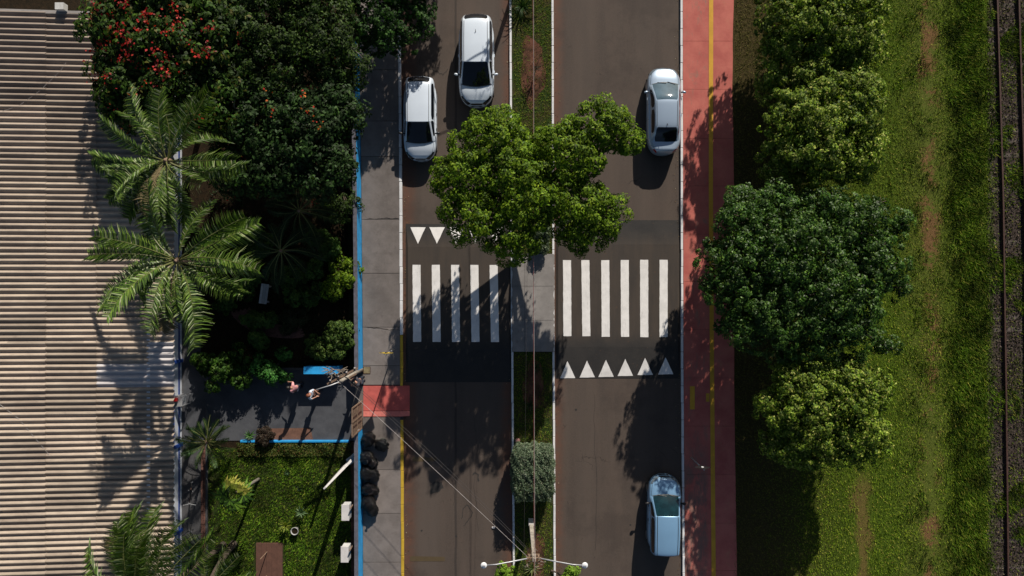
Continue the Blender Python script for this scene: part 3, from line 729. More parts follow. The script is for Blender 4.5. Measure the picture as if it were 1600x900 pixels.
bush('low olive plant among the shadows right of the bright pale bench', 455, 500, 24, .7, 50, .09, ([(.05, .05, .02), (.03, .05, .015)], [1, 1]), 47, ry=16)
bush('small grey green shrub under the median tree at the crossing refuge', 853, 375, 17, 1.0, 70, .08, PAL_GREY, 48, ry=22, cr=.16)
bush('yellow green shrub tip left of the median at the bottom edge', 795, 902, 16, 1.0, 50, .11, ([(.12, .22, .02), (.18, .28, .03)], [1, 1]), 49, cr=.15, fill=100, base=(806, 890))
bush('yellow green shrub tip right of the median at the bottom edge', 888, 902, 12, 1.0, 40, .11, ([(.12, .22, .02), (.18, .28, .03)], [1, 1]), 50, cr=.15, fill=100, base=(862, 890))
bush('orange tinged shrub in the dark garden above the driveway', 378, 552, 18, .7, 40, .10, ([(.12, .05, .02), (.05, .06, .015)], [1, 1]), 51, ry=14)
for lab_, x_, y_, q_ in (('dim leafy bush just left of the pale bench', 365, 455, 30), ('dim leafy bush between the bench and the blue wall', 470, 440, 32),
                       ('dim leafy bush above the pale bench', 395, 395, 26), ('dim leafy bush below the dim palms by the wall', 508, 380, 26), ('dim leafy bush over the old brick paving', 400, 518, 22)):
    bush(lab_, x_, y_, q_, 1.5, 110, .13, ([(.04, .09, .015), (.07, .13, .02)], [2, 1]), 400 + x_)
# clipped hedge block in the median
def topiary():
    t = thing('clipped_hedge', 'grey green hedge clipped to a rounded block on the median', 'hedge', (X(832), Y(738), .08))
    rg = np.random.default_rng(77); n = 15000; h = 1.7
    s = (HC - h) / F; hx, hy = 35 * s, 45 * s; cx, cy = X(833, h) - X(832), Y(743, h) - Y(738)
    # superellipsoid shell points
    d = rdirs(n, rg); d[:, 2] = np.abs(d[:, 2]); ex = 5.0
    k = (np.abs(d[:, 0]) ** ex + np.abs(d[:, 1]) ** ex + np.abs(d[:, 2]) ** ex) ** (-1 / ex)
    P = d * k[:, None]; lump = .035 * (np.sin(P[:, 0] * 9 + 1) + np.sin(P[:, 1] * 11 + P[:, 2] * 7) + np.sin(P[:, 0] * 17 + P[:, 1] * 13))
    P = P * (1 + lump[:, None] - rg.uniform(0, .12, (n, 1)))
    N = unit(d * .8 + np.array([0, 0, .35]) + rg.normal(size=(n, 3)) * .6)
    P = P * np.array([hx, hy, 1.25]) + np.array([cx, cy, .45])
    V, Fc, T = leaves(P, N, .11, .32, rg, palette(n, rg, *PAL_GREY))
    link('crown', npmesh('crown', V, Fc, T), M['leaf'], t)
    b = MB()
    for a in range(7): b.tube([(cx * .5, cy * .5 + (a - 3) * .25, -.05), (cx * .6, cy * .6 + (a - 3) * .3, .5), (cx + rnd.uniform(-.4, .4), cy + (a - 3) * .3, 1.1)], [.05, .04, .02], 5)
    b.build('stem', M['bark'], t)
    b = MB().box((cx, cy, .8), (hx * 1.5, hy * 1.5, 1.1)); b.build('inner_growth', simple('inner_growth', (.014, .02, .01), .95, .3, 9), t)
topiary()

# palms -------------------------------------------------------------
def frond_mesh(L_, droop, nl, ll, seed, lw=.035, stiff=.0, lift=.35, pal=None):
    rg = np.random.default_rng(seed); V = []; Fc = []; T = []
    ts = np.linspace(0, 1, 14)
    bend = (-.22, .16, .30, -.30)[seed % 4]
    def rp(t): return np.array([L_ * (t - .12 * droop * t * t), bend * L_ * t * t, L_ * (lift * t - droop * .62 * t * t)])
    def add(a, b_, c, d, col):
        n = len(V); V.extend([a, b_, c, d]); Fc.append((n, n + 1, n + 2, n + 3)); T.extend([col] * 4)
    for i in range(13):
        a, b_ = rp(ts[i]), rp(ts[i + 1]); w = .03 * (1 - ts[i]) + .008; w2 = .03 * (1 - ts[i + 1]) + .008
        cr = np.array([.14, .15, .05])
        add(a + [0, -w, 0], b_ + [0, -w2, 0], b_ + [0, 0, w2], a + [0, 0, w], cr); add(a + [0, 0, w], b_ + [0, 0, w2], b_ + [0, w2, 0], a + [0, w, 0], cr)
    pal = pal or ([(.055, .12, .022), (.085, .15, .03), (.03, .07, .012)], [4, 3, 2])
    for i in range(nl):
        t = .14 + .86 * (i + .5) / nl; p = rp(t); tg = unit((rp(min(t + .02, 1)) - rp(t - .02))[None])[0]
        env = math.sin(min(1, (t - .06) * 1.15) * PI * .5 + .0) * (1 - max(0, t - .72) / .28 * .55)
        for sgn in (-1, 1):
            l = ll * env * rg.uniform(.8, 1.12); sw = .45 + .35 * t + rg.normal() * .12
            dr = np.array([tg[0] * sw, sgn * (1 - stiff * .2), .25 + rg.normal() * .14]); dr = dr / np.linalg.norm(dr)
            dr2 = dr + np.array([.15, 0, -.75 * (1 - stiff) + rg.normal() * .1]); dr2 /= np.linalg.norm(dr2)
            m_ = p + dr * l * .5; e = m_ + dr2 * l * .5
            wd = np.array([lw, 0, lw * .3]); col = palette(1, rg, *pal)[0]
            add(p - wd * .4, p + wd * .4, m_ + wd * .5, m_ - wd * .5, col); add(m_ - wd * .5, m_ + wd * .5, e + wd * .08, e - wd * .08, col)
    return npmesh('frond', np.array(V), np.array(Fc), np.array(T))
PFR = ([(.065, .125, .016), (.12, .19, .030), (.022, .045, .010), (.30, .34, .19)], [4, 3, 3.5, 1.6])
FR = [frond_mesh(3.4, .45 + .2 * k, 72, .78, 100 + k, .046, pal=PFR) for k in range(4)]
FRS = [frond_mesh(1.5, .35 + .15 * k, 40, .26, 200 + k, .028, .8, .42, ([(.03, .075, .018), (.05, .10, .022)], [1, 1])) for k in range(3)]
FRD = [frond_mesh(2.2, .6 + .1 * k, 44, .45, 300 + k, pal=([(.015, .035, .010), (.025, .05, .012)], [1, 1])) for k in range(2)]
for m_ in FR + FRS + FRD: m_.materials.append(M['leaf_gloss'])
def palm(label, base, top, h, meshes, angs, seed, trunk=.13, name='palm_tree', cat='palm', tiltv=(.0, .5), sc=(.85, 1.08), group=None):
    r_ = random.Random(seed); bw = Vector((X(base[0]), Y(base[1]), .05)); tw = W(top[0], top[1], h)
    t = thing(name, label, cat, bw, 0, group); rel = tw - bw
    b = MB(); n = 7
    b.tube([(rel.x * (i / n) ** 1.4, rel.y * (i / n) ** 1.4, rel.z * i / n) for i in range(n + 1)], [trunk * (1.35 if i == 0 else 1 - .25 * i / n) for i in range(n + 1)], 9)
    b.build('trunk', M['bark'], t, True)
    brown = seed in (61, 62, 63)
    MB().lathe([(.02, -.35), (trunk * 1.0, -.25), (trunk * 1.3, -.05), (trunk * 1.0, .12), (.02, .3)], rel, 9).build('crown_shaft', M['wood'], t, True)
    for i, a in enumerate(angs):
        o = link('frond', meshes[r_.randrange(len(meshes))], None, t)
        o.location = rel + Vector((0, 0, r_.uniform(0, .12)))
        if brown and i % 16 == 12: o.data = o.data.copy(); o.data.materials[0] = M['dead_frond']; o['label'] = 'dry brown frond'
        s = r_.uniform(*sc); o.scale = (s, s * r_.choice((1, 1, -1)), s)
        up_ = r_.uniform(.4, .75) if (brown and i % 4 == 3) else 0
        o.rotation_euler = Euler((r_.uniform(-.6, .6), r_.uniform(*tiltv) - up_, R(a + r_.uniform(-5, 5))), 'XYZ')
    return t
palm('tall feather palm beside the roof, the upper of the two', (380, 300), (262, 252), 7.3, FR,
     [60, 82, 104, 30, -6, -20, 128, 150, 176, 190, 206, 222, 244, 262, 286, 318, 72, 116, 235, 215, 254, 160, 183, 198, 210, 228, 275], 61, tiltv=(-.35, .55), sc=(.66, 1.08), group='feather palms beside the roof')
palm('tall feather palm beside the roof, directly below the other crown', (392, 417), (278, 408), 7.3, FR,
     [24, 4, -16, 48, 75, 110, 135, 155, 176, 196, 218, 240, 258, 276, 296, 318, -38, 165, 206, 230, 250, 268, 285, 145, 184, 308], 62, tiltv=(-.3, .5), sc=(.68, 1.14), group='feather palms beside the roof')
palm('feather palm whose fronds reach up over the roof from the bottom edge', (350, 850), (222, 946), 6.2, FR, [112, 98, 84, 72, 128, 62, 90, 105, 120, 95, 102, 88, 110, 78, 66, 134, 160, 20, 200, 240, 300], 63, tiltv=(-.25, .15), sc=(1.0, 1.2))
palm('thick grey trunked palm at the bottom edge of the lawn', (366, 849), (318, 930), 4.6, FR, [38, 15, 60, 80, 5, -20, 200, 240, 300, 160], 64, trunk=.15, tiltv=(-.05, .2), sc=(.55, .75))
palm('squat cycad with stiff dark fronds at the lower left corner of the driveway', (338, 678), (325, 690), 1.0, FRS, [i * 360 / 11.3 for i in range(30)], 65, trunk=.09, name='cycad', cat='cycad', tiltv=(-.6, .25), sc=(.7, 1.0))
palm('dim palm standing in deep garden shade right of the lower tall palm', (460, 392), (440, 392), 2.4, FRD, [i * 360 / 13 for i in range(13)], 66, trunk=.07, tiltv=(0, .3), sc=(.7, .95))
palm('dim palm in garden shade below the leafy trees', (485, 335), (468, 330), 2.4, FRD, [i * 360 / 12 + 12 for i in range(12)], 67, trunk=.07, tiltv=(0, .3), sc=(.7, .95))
# fan palm
def fan_leaf(seed, pal, r0=.55):
    rg = np.random.default_rng(seed); V = []; Fc = []; T = []; n = 10
    for i in range(n):
        a = R(-125) + R(250) * i / (n - 1); l = r0 * rg.uniform(.9, 1.4); w = .14
        d = np.array([math.cos(a), math.sin(a), 0]); s_ = np.array([-d[1], d[0], 0])
        p = np.array([.55, 0, .25]); m_ = p + d * l * .6 + [0, 0, .05]; e = p + d * l + [0, 0, -.12]
        c = palette(1, rg, *pal)[0]; k = len(V)
        V.extend([p - s_ * .006, p + s_ * .006, m_ + s_ * w * .5, m_ - s_ * w * .5, e]); T.extend([c] * 5)
        Fc += [(k, k + 1, k + 2, k + 3), (k + 3, k + 2, k + 4, k + 4)]
    k = len(V); V.extend([(0, -.012, 0), (0, .012, 0), (.55, .012, .25), (.55, -.012, .25)]); T.extend([np.array([.08, .1, .03])] * 4); Fc.append((k, k + 1, k + 2, k + 3))
    me = bpy.data.meshes.new('fan_leaf'); me.from_pydata([tuple(v) for v in V], [], [f if f[2] != f[3] else f[:3] for f in Fc]); me.update()
    at = me.attributes.new('tint', 'FLOAT_COLOR', 'POINT'); tt = np.ones((len(V), 4), dtype=np.float32); tt[:, :3] = np.array(T); at.data.foreach_set('color', tt.ravel())
    me.materials.append(M['leaf']); return me
PG = ([(.05, .11, .012), (.10, .18, .02), (.02, .05, .008)], [1, 1, 1]); PY = ([(.26, .30, .04), (.36, .36, .07)], [1, 1])
def fanpalm():
    bw = Vector((X(405), Y(748), .06)); tw = W(368, 770, 2.2); rel = tw - bw
    t = thing('fan_palm', 'leaning fan palm with yellowing leaves above the lawn corner', 'palm', bw)
    MB().tube([(0, 0, -.05), rel * .5 + Vector((0, 0, .1)), rel], [.085, .07, .06], 8).build('trunk', M['palebark'], t, True)
    gm = [fan_leaf(1, PG), fan_leaf(2, PG, .6)]; ym = fan_leaf(3, PY, .45)
    for i, a in enumerate([200, 225, 250, 275, 300, 330, 180, 160, 240, 10, 350, 215]):
        o = link('fan_leaf', gm[i % 2], None, t); o.location = rel; o.rotation_euler = (rnd.uniform(-.3, .3), rnd.uniform(-.25, .5), R(a)); s = rnd.uniform(.65, .9); o.scale = (s, s, s)
    for a in (85, 115, 55, 30):
        o = link('fan_leaf', ym, None, t); o.location = rel + Vector((0, 0, .05)); o.rotation_euler = (rnd.uniform(-.3, .3), rnd.uniform(-.3, .1), R(a)); o.scale = (.8, .8, .8); o['label'] = 'yellow fan leaf'
fanpalm()
# rosettes
def blade_mesh(L_, w, pal, seed, curl=.5, lift=.9):
    rg = np.random.default_rng(seed); V = []; Fc = []; n = 5
    for i in range(n + 1):
        t = i / n; ww = w * math.sin(PI * min(.98, .25 + .75 * t)) * .5 + .002
        x = L_ * t; z = L_ * (lift * t - curl * t * t)
        V += [(x, -ww, z + .02), (x, 0, z), (x, ww, z + .02)]
    for i in range(n):
        k = i * 3; Fc += [(k, k + 3, k + 4, k + 1), (k + 1, k + 4, k + 5, k + 2)]
    c = palette(1, rg, *pal)[0]
    me = npmesh('leaf', np.array(V), np.array(Fc), np.tile(c, (len(V), 1)), True); me.materials.append(M['leaf_gloss']); return me
def rosette(name, label, cat, px, py, z0, n, L_, w, pal, seed, curl=.5, lift=.7, partname='leaf', group=None):
    t = thing(name, label, cat, W(px, py, z0 + .0), 0, group); r_ = random.Random(seed)
    ms = [blade_mesh(L_ * k, w, pal, seed + i, curl, lift) for i, k in enumerate((1, .85, .7))]
    for i in range(n):
        o = link(partname, ms[i % 3], None, t); o.rotation_euler = (r_.uniform(-.2, .2), -.9 * (i / n) ** 2 + r_.uniform(-.1, .25), i * 2.399 + r_.uniform(-.15, .15))
    return t
PAG = ([(.12, .20, .09), (.18, .27, .12)], [1, 1])
rosette('agave', 'pale green agave on the lawn above the yellow croton', 'agave', 471, 800, .35, 15, .36, .07, PAG, 71)
rosette('agave', 'small green agave beside the blue kerb at the lower left of the driveway', 'agave', 391, 680, .2, 15, .34, .065, ([(.10, .22, .06)], [1]), 72)
rosette('croton', 'yellow leaved croton beside the round plant pot', 'shrub', 447, 820, .3, 34, .34, .055, ([(.30, .32, .05), (.20, .26, .04)], [1, 1]), 73, .4, 1.0)
rosette('spiky_plant', 'dark spiky plant in the median soil just below the crossing refuge', 'plant', 838, 573, .1, 18, .42, .035, ([(.035, .06, .02)], [1]), 74)
rosette('spiky_plant', 'dark spiky plant in the median soil above the clipped hedge', 'plant', 829, 633, .1, 18, .45, .035, ([(.03, .05, .018)], [1]), 75)
rosette('bromeliad', 'striped bromeliad at the foot of the lamp post on the median', 'plant', 832, 886, .1, 22, .55, .05, ([(.07, .12, .03), (.14, .15, .06)], [1, 1]), 76)
rosette('tussock', 'dark drooping tussock on the median at the top edge', 'plant', 816, 12, .1, 60, .95, .03, ([(.02, .045, .012), (.03, .07, .015)], [1, 1]), 77, .9, 1.0)
rosette('tussock', 'small weed tuft alone on the upper lawn', 'plant', 450, 738, .08, 16, .2, .04, ([(.04, .08, .03)], [1]), 78)
rosette('tussock', 'tiny weed tuft beside the pair of stepping shadows mid lawn', 'plant', 468, 764, .08, 10, .16, .04, ([(.04, .08, .03)], [1]), 79)
t = thing('plant_pot', 'round pale plant pot beside the yellow croton', 'pot', W(463, 827, .06))
MB().lathe([(.13, 0), (.18, .28), (.20, .30), (.17, .30), (.155, .24), (.02, .23)], n=16).build('pot_wall', M['pale_concrete'], t, True)
MB().lathe([(.15, .22), (.15, .25)], n=14).build('potting_soil', M['litter'], t)
t = thing('sapling', 'bare twiggy sapling on the red soil of the upper median', 'sapling', W(836, 112, .09))
b = MB(); r_ = random.Random(3)
b.tube([(0, 0, 0), (.03, 0, .6)], [.03, .015], 5)
for i in range(16):
    a = r_.uniform(0, 6.28); e = Vector((math.cos(a) * r_.uniform(.2, .45), math.sin(a) * r_.uniform(.2, .6), r_.uniform(.4, .9))); s0 = Vector((.02, 0, r_.uniform(.2, .55)))
    b.tube([s0, s0.lerp(e, .6) + Vector((0, 0, .05)), e], [.014, .01, .004], 4)
b.build('twig', M['bark'], t)
rgx = np.random.default_rng(8); P = rgx.normal(size=(110, 3)) * [.22, .35, .15] + [0, 0, .6]
V, Fc, T = leaves(P, unit(rgx.normal(size=(110, 3)) + [0, 0, .8]), .09, .4, rgx, palette(110, rgx, [(.04, .05, .02), (.08, .05, .02)], [1, 1])); link('foliage', npmesh('foliage', V, Fc, T), M['leaf'], t)
b = MB(); b.lathe([(.02, 0), (.14, .01), (.15, .09), (.10, .15), (.02, .17)], (0, 0, 0), 7); o = b.build('stone', simple('pinkish_stone', (.30, .15, .13), .9, .25, 8, bump=.4)); o.location = W(809, 688, .085); o.scale = (1, .8, 1); tag(o, 'pinkish stone on the median just above the clipped hedge', 'stone')

# hedge/ground cover below the driveway
def scatter(name, label, cat, rect, n, size, asp, pal, seed, z=.08, h=.2, mask=None, kind='stuff', mat='leaf'):
    rg = np.random.default_rng(seed); x0, y0, x1, y1 = rect
    P = np.stack([rg.uniform(X(x0), X(x1), n), rg.uniform(Y(y1), Y(y0), n), np.zeros(n)], 1)
    if mask is not None: P = P[mask(P, rg)]
    n = len(P); hh = h * (.5 + .5 * np.sin(P[:, 0] * 3.1 + np.sin(P[:, 1] * 2.3)) * np.sin(P[:, 1] * 2.7 + 1)) + .04
    P[:, 2] = z + rg.uniform(.1, 1, n) * hh
    N = unit(rg.normal(size=(n, 3)) * .45 + [0, .1, 1])
    V, Fc, T = leaves(P, N, size, asp, rg, palette(n, rg, *pal)); o = link(name, npmesh(name, V, Fc, T), M[mat]); return tag(o, label, cat, None, kind)
scatter('ground_cover', 'yellowish ground cover along the blue kerb below the driveway', 'ground cover', (372, 691, 549, 711), 3600, .09, .45, ([(.09, .10, .02), (.05, .08, .015), (.10, .05, .02)], [4, 4, 1]), 81, h=.35)
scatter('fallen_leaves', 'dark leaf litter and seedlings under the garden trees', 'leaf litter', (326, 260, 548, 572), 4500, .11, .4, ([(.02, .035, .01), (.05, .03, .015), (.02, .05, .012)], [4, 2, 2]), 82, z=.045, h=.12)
# grass blades
def blades(name, label, rect, n, hgt, wid, pal, seed, z, mask=None, lean=.6, colfn=None):
    rg = np.random.default_rng(seed); x0, y0, x1, y1 = rect
    P = np.stack([rg.uniform(X(x0), X(x1), n), rg.uniform(Y(y1), Y(y0), n), np.full(n, z)], 1)
    if mask is not None: P = P[mask(P, rg)]
    n = len(P); a = rg.uniform(0, 2 * PI, n); h = hgt * rg.uniform(.5, 1.4, n); ln = h * lean * rg.uniform(.3, 1.6, n)
    d = np.stack([np.cos(a), np.sin(a), np.zeros(n)], 1); s = np.stack([-np.sin(a), np.cos(a), np.zeros(n)], 1) * (wid * rg.uniform(.6, 1.4, n))[:, None]
    tip = P + d * ln[:, None] + np.array([0, 0, 1]) * h[:, None]
    V = np.stack([P - s, P + s, tip], 1).reshape(-1, 3); Fc = np.arange(3 * n).reshape(n, 3)
    c = palette(n, rg, *pal)
    if colfn is not None: c = colfn(P, c, rg)
    o = link(name, npmesh(name, V, Fc, np.repeat(c, 3, axis=0)), M['grass']); return tag(o, label, 'grass', None, 'stuff')
def smoothn(P, f, ph=0): return (np.sin(P[:, 0] * f + 1.3 * np.sin(P[:, 1] * f * .7 + ph)) + np.sin(P[:, 1] * f * .9 + 1.7 * np.sin(P[:, 0] * f * .6 + ph * 2))) * .5
def vmask(P, rg):
    px = 800 + P[:, 0] * F / HC; py = 450 - P[:, 1] * F / HC
    d = np.ones(len(P))
    d *= 1 - .85 * np.exp(-((px - 1452 - 8 * smoothn(P, .5)) / 13) ** 2) * (smoothn(P, .45, 2) > -.35)
    d *= 1 - .9 * np.exp(-((px - 1346) / 12) ** 2) * (py > 735)
    d *= np.where(px < 1250, .55, 1); d *= np.where(px > 1540, .18 + .5 * (smoothn(P, 1.3, 4) > .35), 1)
    return rg.random(len(P)) < d
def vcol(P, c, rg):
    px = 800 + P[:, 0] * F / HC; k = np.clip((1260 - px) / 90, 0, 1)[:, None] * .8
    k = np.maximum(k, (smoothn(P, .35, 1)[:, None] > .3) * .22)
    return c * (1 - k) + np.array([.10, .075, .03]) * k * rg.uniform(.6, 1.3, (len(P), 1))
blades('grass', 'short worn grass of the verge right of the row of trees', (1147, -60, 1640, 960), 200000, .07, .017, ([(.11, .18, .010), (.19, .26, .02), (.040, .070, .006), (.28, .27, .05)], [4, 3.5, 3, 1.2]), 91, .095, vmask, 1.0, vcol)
def tmask(P, rg):
    k = len(P) // 9; cc = P[rg.integers(0, k, len(P))]; P[:, :2] = cc[:, :2] + rg.normal(size=(len(P), 2)) * .09
    px = 800 + P[:, 0] * F / HC
    w = np.exp(-((px - 1512 + 10 * smoothn(P, .8) + 6 * smoothn(P, 2.4, 3)) / 30) ** 4); w = np.maximum(w, .75 * ((px > 1545) & (smoothn(P, 1.2, 4) + .5 * smoothn(P, 3.1, 1) > .1)))
    w *= (.35 + .65 * (smoothn(P, 2.3, 1) > -.35)); w = np.maximum(w, .16 * ((px > 1385) & (px < 1480) & (smoothn(P, 2.9, 7) > .2)))
    return rg.random(len(P)) < w
def tcol(P, c, rg):
    k = (.72 + .5 * smoothn(P, 3.7, 2) + .3 * smoothn(P, 1.1, 5))[:, None]
    return c * np.clip(k, .3, 1.5)
blades('long_grass', 'long tufted grass in a band along the railway track', (1385, -60, 1640, 960), 185000, .17, .017, ([(.065, .13, .008), (.12, .19, .014), (.022, .045, .004), (.22, .23, .035)], [4, 3, 3, 1.2]), 92, .095, tmask, .9, tcol)
def lmask(P, rg):
    px = 800 + P[:, 0] * F / HC; py = 450 - P[:, 1] * F / HC
    d = .75 + .25 * smoothn(P, 1.7); d = np.where((px > 398) & (px < 445) & (py > 846), 0, d); d = np.where((px < 345) & (py > 730), .15, d); d = np.where(py < 715, .5, d)
    return rg.random(len(P)) < d
def lcol(P, c, rg):
    return c * np.clip(.85 + .35 * smoothn(P, 4.2, 1) + .3 * smoothn(P, 1.6, 3), .35, 1.5)[:, None]
blades('lawn_grass', 'coarse bright grass of the lawn behind the blue wall', (328, 700, 549, 960), 42000, .075, .020, ([(.06, .13, .008), (.11, .19, .014), (.03, .06, .005), (.19, .23, .03)], [4, 3, 3, 1]), 93, .06, lmask, 1.1, lcol)
def mmask(P, rg):
    px = 800 + P[:, 0] * F / HC; py = 450 - P[:, 1] * F / HC
    d = np.where((py > 395) & (py < 550), 0, .9)
    for cx, cy, rx, ry in ((832, 112, 18, 52), (834, 603, 15, 36), (838, 872, 12, 36), (833, 330, 20, 60)):
        d = np.where(((px - cx) / rx) ** 2 + ((py - cy) / ry) ** 2 < .72 + .3 * smoothn(P, 6), .10, d)
    return rg.random(len(P)) < d
blades('median_grass', 'short grass of the median between its white kerbs', (802.5, -60, 862.5, 960), 26000, .06, .014, ([(.08, .14, .012), (.13, .17, .02), (.15, .13, .03)], [4, 3, 2]), 94, .085, mmask, 1.0)

# ------------------------------------------------------------------ building with corrugated roof
EX, EZ, SL = X(272, 3.0), 3.0, .077          # eave x, eave height, slope (rises to the left)
bld = thing('building', 'long low building under a cream corrugated roof with white and blue wall', 'building', (X(285), Y(460), 0))
def bl(o): o.parent = bld; o.matrix_parent_inverse = Matrix.Translation(-Vector(bld.location)); return o
period = .264; nrow = 4; shw = period * nrow; colw = [3.35, 2.15, 2.15, 2.4, 2.4]
def sheet_mesh(L_, seed):
    b = MB(); n = nrow * 8 + 1; vs = []
    for k in range(n + 3):
        y = k * period / 8; z = .062 * math.cos(2 * PI * y / period)
        for x in (0, -L_ - .10): vs.append((x, y, z + (-x) * (SL - .004)))
    for k in range(n + 2): b.f.append((2 * k, 2 * k + 1, 2 * k + 3, 2 * k + 2))
    b.v = vs; me = b.mesh('roof_sheet', True); return me
for mat, key in ((M['roof'], 0), (M['roof_new'], 1)): pass
shm = {}
x = EX
TOPY = Y(21, 3.4)
for ci, cw in enumerate(colw):
    for ri in range(29):
        ytop = TOPY - ri * shw; pymid = 450 - (ytop - shw / 2) * F / (HC - 3.2)
        new = (ci == 0 and 566 < pymid < 612)
        k = (cw, new)
        if k not in shm:
            me = sheet_mesh(cw, ci); me.materials.append(M['roof_new'] if new else M['roof']); shm[k] = me
        o = link('roof_sheet', shm[k], None); bl(o)
        o.location = (x, ytop - shw + rnd.uniform(-.006, .006), EZ + (EX - x) * SL + ci * .018 + rnd.uniform(0, .008))
        o.rotation_euler = (0, rnd.uniform(-.002, .002), rnd.uniform(-.004, .004))
    x -= cw
# narrow newer patch sheet and ridge board at the top end
b = MB(); vs = []
for k in range(4 * 8 + 2):
    y = k * period / 8; z = .062 * math.cos(2 * PI * y / period)
    for xx in (0, -1.08): vs.append((xx, y, z - xx * SL))
b.v = vs; b.f = [(2 * k, 2 * k + 1, 2 * k + 3, 2 * k + 2) for k in range(4 * 8 + 1)]
o = b.build('roof_patch', M['roof_new'], None, True); bl(o); yk = TOPY - shw * math.ceil((TOPY - Y(570, 3)) / shw); o.location = (EX, yk, EZ + .045); o['label'] = 'small pale replacement sheet'
xl = EX - sum(colw)
b = MB().add([(EX, TOPY - .03, EZ + .07), (xl, TOPY - .03, EZ + .07 + (EX - xl) * SL), (xl, TOPY + .12, EZ + .07 + (EX - xl) * SL), (EX, TOPY + .12, EZ + .07),
              (EX, TOPY - .03, EZ + .03), (xl, TOPY - .03, EZ + .03 + (EX - xl) * SL), (xl, TOPY + .12, EZ + (EX - xl) * SL - .15), (EX, TOPY + .12, EZ - .15)],
             [(0, 3, 2, 1), (0, 1, 5, 4), (3, 7, 6, 2), (0, 4, 7, 3), (1, 2, 6, 5)])
bl(b.build('verge_board', M['median_slab']))
bl(MB().box((X(97, 3.5), TOPY + .22, 3.55), (.38, .3, .3)).build('vent_box', M['pale_concrete']))
WX = X(285)
BY0, BY1 = TOPY - 29 * shw, TOPY - .1
# wall with openings: panels between the windows, wall below and above
wins = [(Y(560), Y(330)), (Y(690), Y(605)), (Y(815), Y(708))]
segs = [(BY0 + .05, Y(815)), (Y(708), Y(690)), (Y(605), Y(560)), (Y(330), BY1)]
for a, b_ in segs: bl(MB().box((WX - .075, (a + b_) / 2, 1.55), (.15, b_ - a, 3.0)).build('wall', M['white_wall']))
for (a, b_), (z0, z1) in zip(wins, ((1.0, 2.2), (.9, 2.2), (1.1, 2.2))):
    bl(MB().box((WX - .075, (a + b_) / 2, z0 / 2 + .025), (.15, b_ - a, z0 - .05)).build('wall', M['white_wall']))
    bl(MB().box((WX - .075, (a + b_) / 2, (z1 + 3.05) / 2), (.15, b_ - a, 3.05 - z1)).build('wall', M['white_wall']))
    n = max(1, round((b_ - a) / 1.3)); w = (b_ - a) / n
    for k in range(n):
        yc = a + w * (k + .5); f = MB()
        f.box((WX + .012, yc, z0 + .04), (.09, w - .02, .08)).box((WX + .012, yc, z1 - .04), (.09, w - .02, .08))
        for s in (-1, 1): f.box((WX + .012, yc + s * (w / 2 - .05), (z0 + z1) / 2), (.088, .08, z1 - z0 - .17))
        fo = f.build('window', M['blue_dark']); bl(fo)
        p_ = MB().box((WX - .03, yc, (z0 + z1) / 2), (.012, w - .18, z1 - z0 - .18)).build('pane', M['glass'], fo)
        g = MB()
        for q in range(5): g.tube([(WX + .03, yc - w * .36 + q * w * .18, z0 + .08), (WX + .03, yc - w * .36 + q * w * .18, z1 - .08)], .012, 5)
        g.build('window_bar', M['teal'], fo)
bl(MB().box((WX + .006, (BY0 + BY1) / 2, .35), (.014, BY1 - BY0 - .5, .14)).build('blue_stripe', M['blue_dark']))
for yy in (Y(563), Y(693), Y(826)): bl(MB().box((WX + .02, yy, 1.5), (.10, .16, 2.9)).build('pilaster', M['blue_dark']))
bl(MB().box((xl + .5, (BY0 + BY1) / 2, 1.9), (.15, BY1 - BY0, 3.7)).build('far_wall', M['white_wall']))
for yy in (BY0 + .08, BY1): bl(MB().box(((xl + .5 + WX) / 2, yy, 1.45), (WX - xl - .7, .15, 2.8)).build('gable_wall', M['white_wall']))
b = MB()
for yy in np.arange(BY0 + .6, BY1, 2.4): b.add([(EX - .05, yy, EZ - .16), (xl, yy, EZ - .16 + (EX - xl) * SL), (xl, yy + .06, EZ - .16 + (EX - xl) * SL), (EX - .05, yy + .06, EZ - .16), (EX - .05, yy, EZ - .07), (xl, yy, EZ - .07 + (EX - xl) * SL), (xl, yy + .06, EZ - .07 + (EX - xl) * SL), (EX - .05, yy + .06, EZ - .07)], [(3, 2, 1, 0), (4, 5, 6, 7), (0, 1, 5, 4), (2, 3, 7, 6), (3, 0, 4, 7), (1, 2, 6, 5)])
bl(b.build('rafter', M['wood']))
for (pts, lab) in (([(0, 175), (30, 165), (62, 142), (95, 110), (103, 98)], 'thin pale cable lying across the upper part of the roof'), ([(0, 632), (30, 655), (55, 685), (78, 712)], 'thin pale cable lying across the lower left of the roof')):
    q = []
    for px, py in pts:
        h = 3.0
        for _ in range(3): h = EZ + (EX - X(px, h)) * SL + .06
        q.append(W(px, py, h))
    tag(MB().tube(q, .008, 5).build('roof_cable', M['cable']), lab, 'cable')

# ------------------------------------------------------------------ garden wall, low walls, gate
def wallrun(label, ya, yb, h=1.15, th=.16):
    t = thing('boundary_wall', label, 'wall', (X(lerp(WALLX, (ya + yb) / 2)), Y((ya + yb) / 2), 0))
    ys = np.linspace(ya, yb, max(2, int((yb - ya) / 40)) + 1); b = MB(); c = MB()
    for a, e in zip(ys[:-1], ys[1:]):
        p = [(X(lerp(WALLX, e)), Y(e)), (X(lerp(WALLX, a)), Y(a))]
        b.prism([(p[0][0] - th, p[0][1]), p[0], p[1], (p[1][0] - th, p[1][1])], 0, h - .04)
        c.prism([(p[0][0] - th - .015, p[0][1]), (p[0][0] + .012, p[0][1]), (p[1][0] + .012, p[1][1]), (p[1][0] - th - .015, p[1][1])], h - .04, h)
    for bb, nm, mm in ((b, 'wall_face', M['blue']), (c, 'coping', M['wall_top'])):
        o = bb.build(nm, mm, t); o.matrix_parent_inverse = Matrix.Translation(-Vector(t.location))
    return t
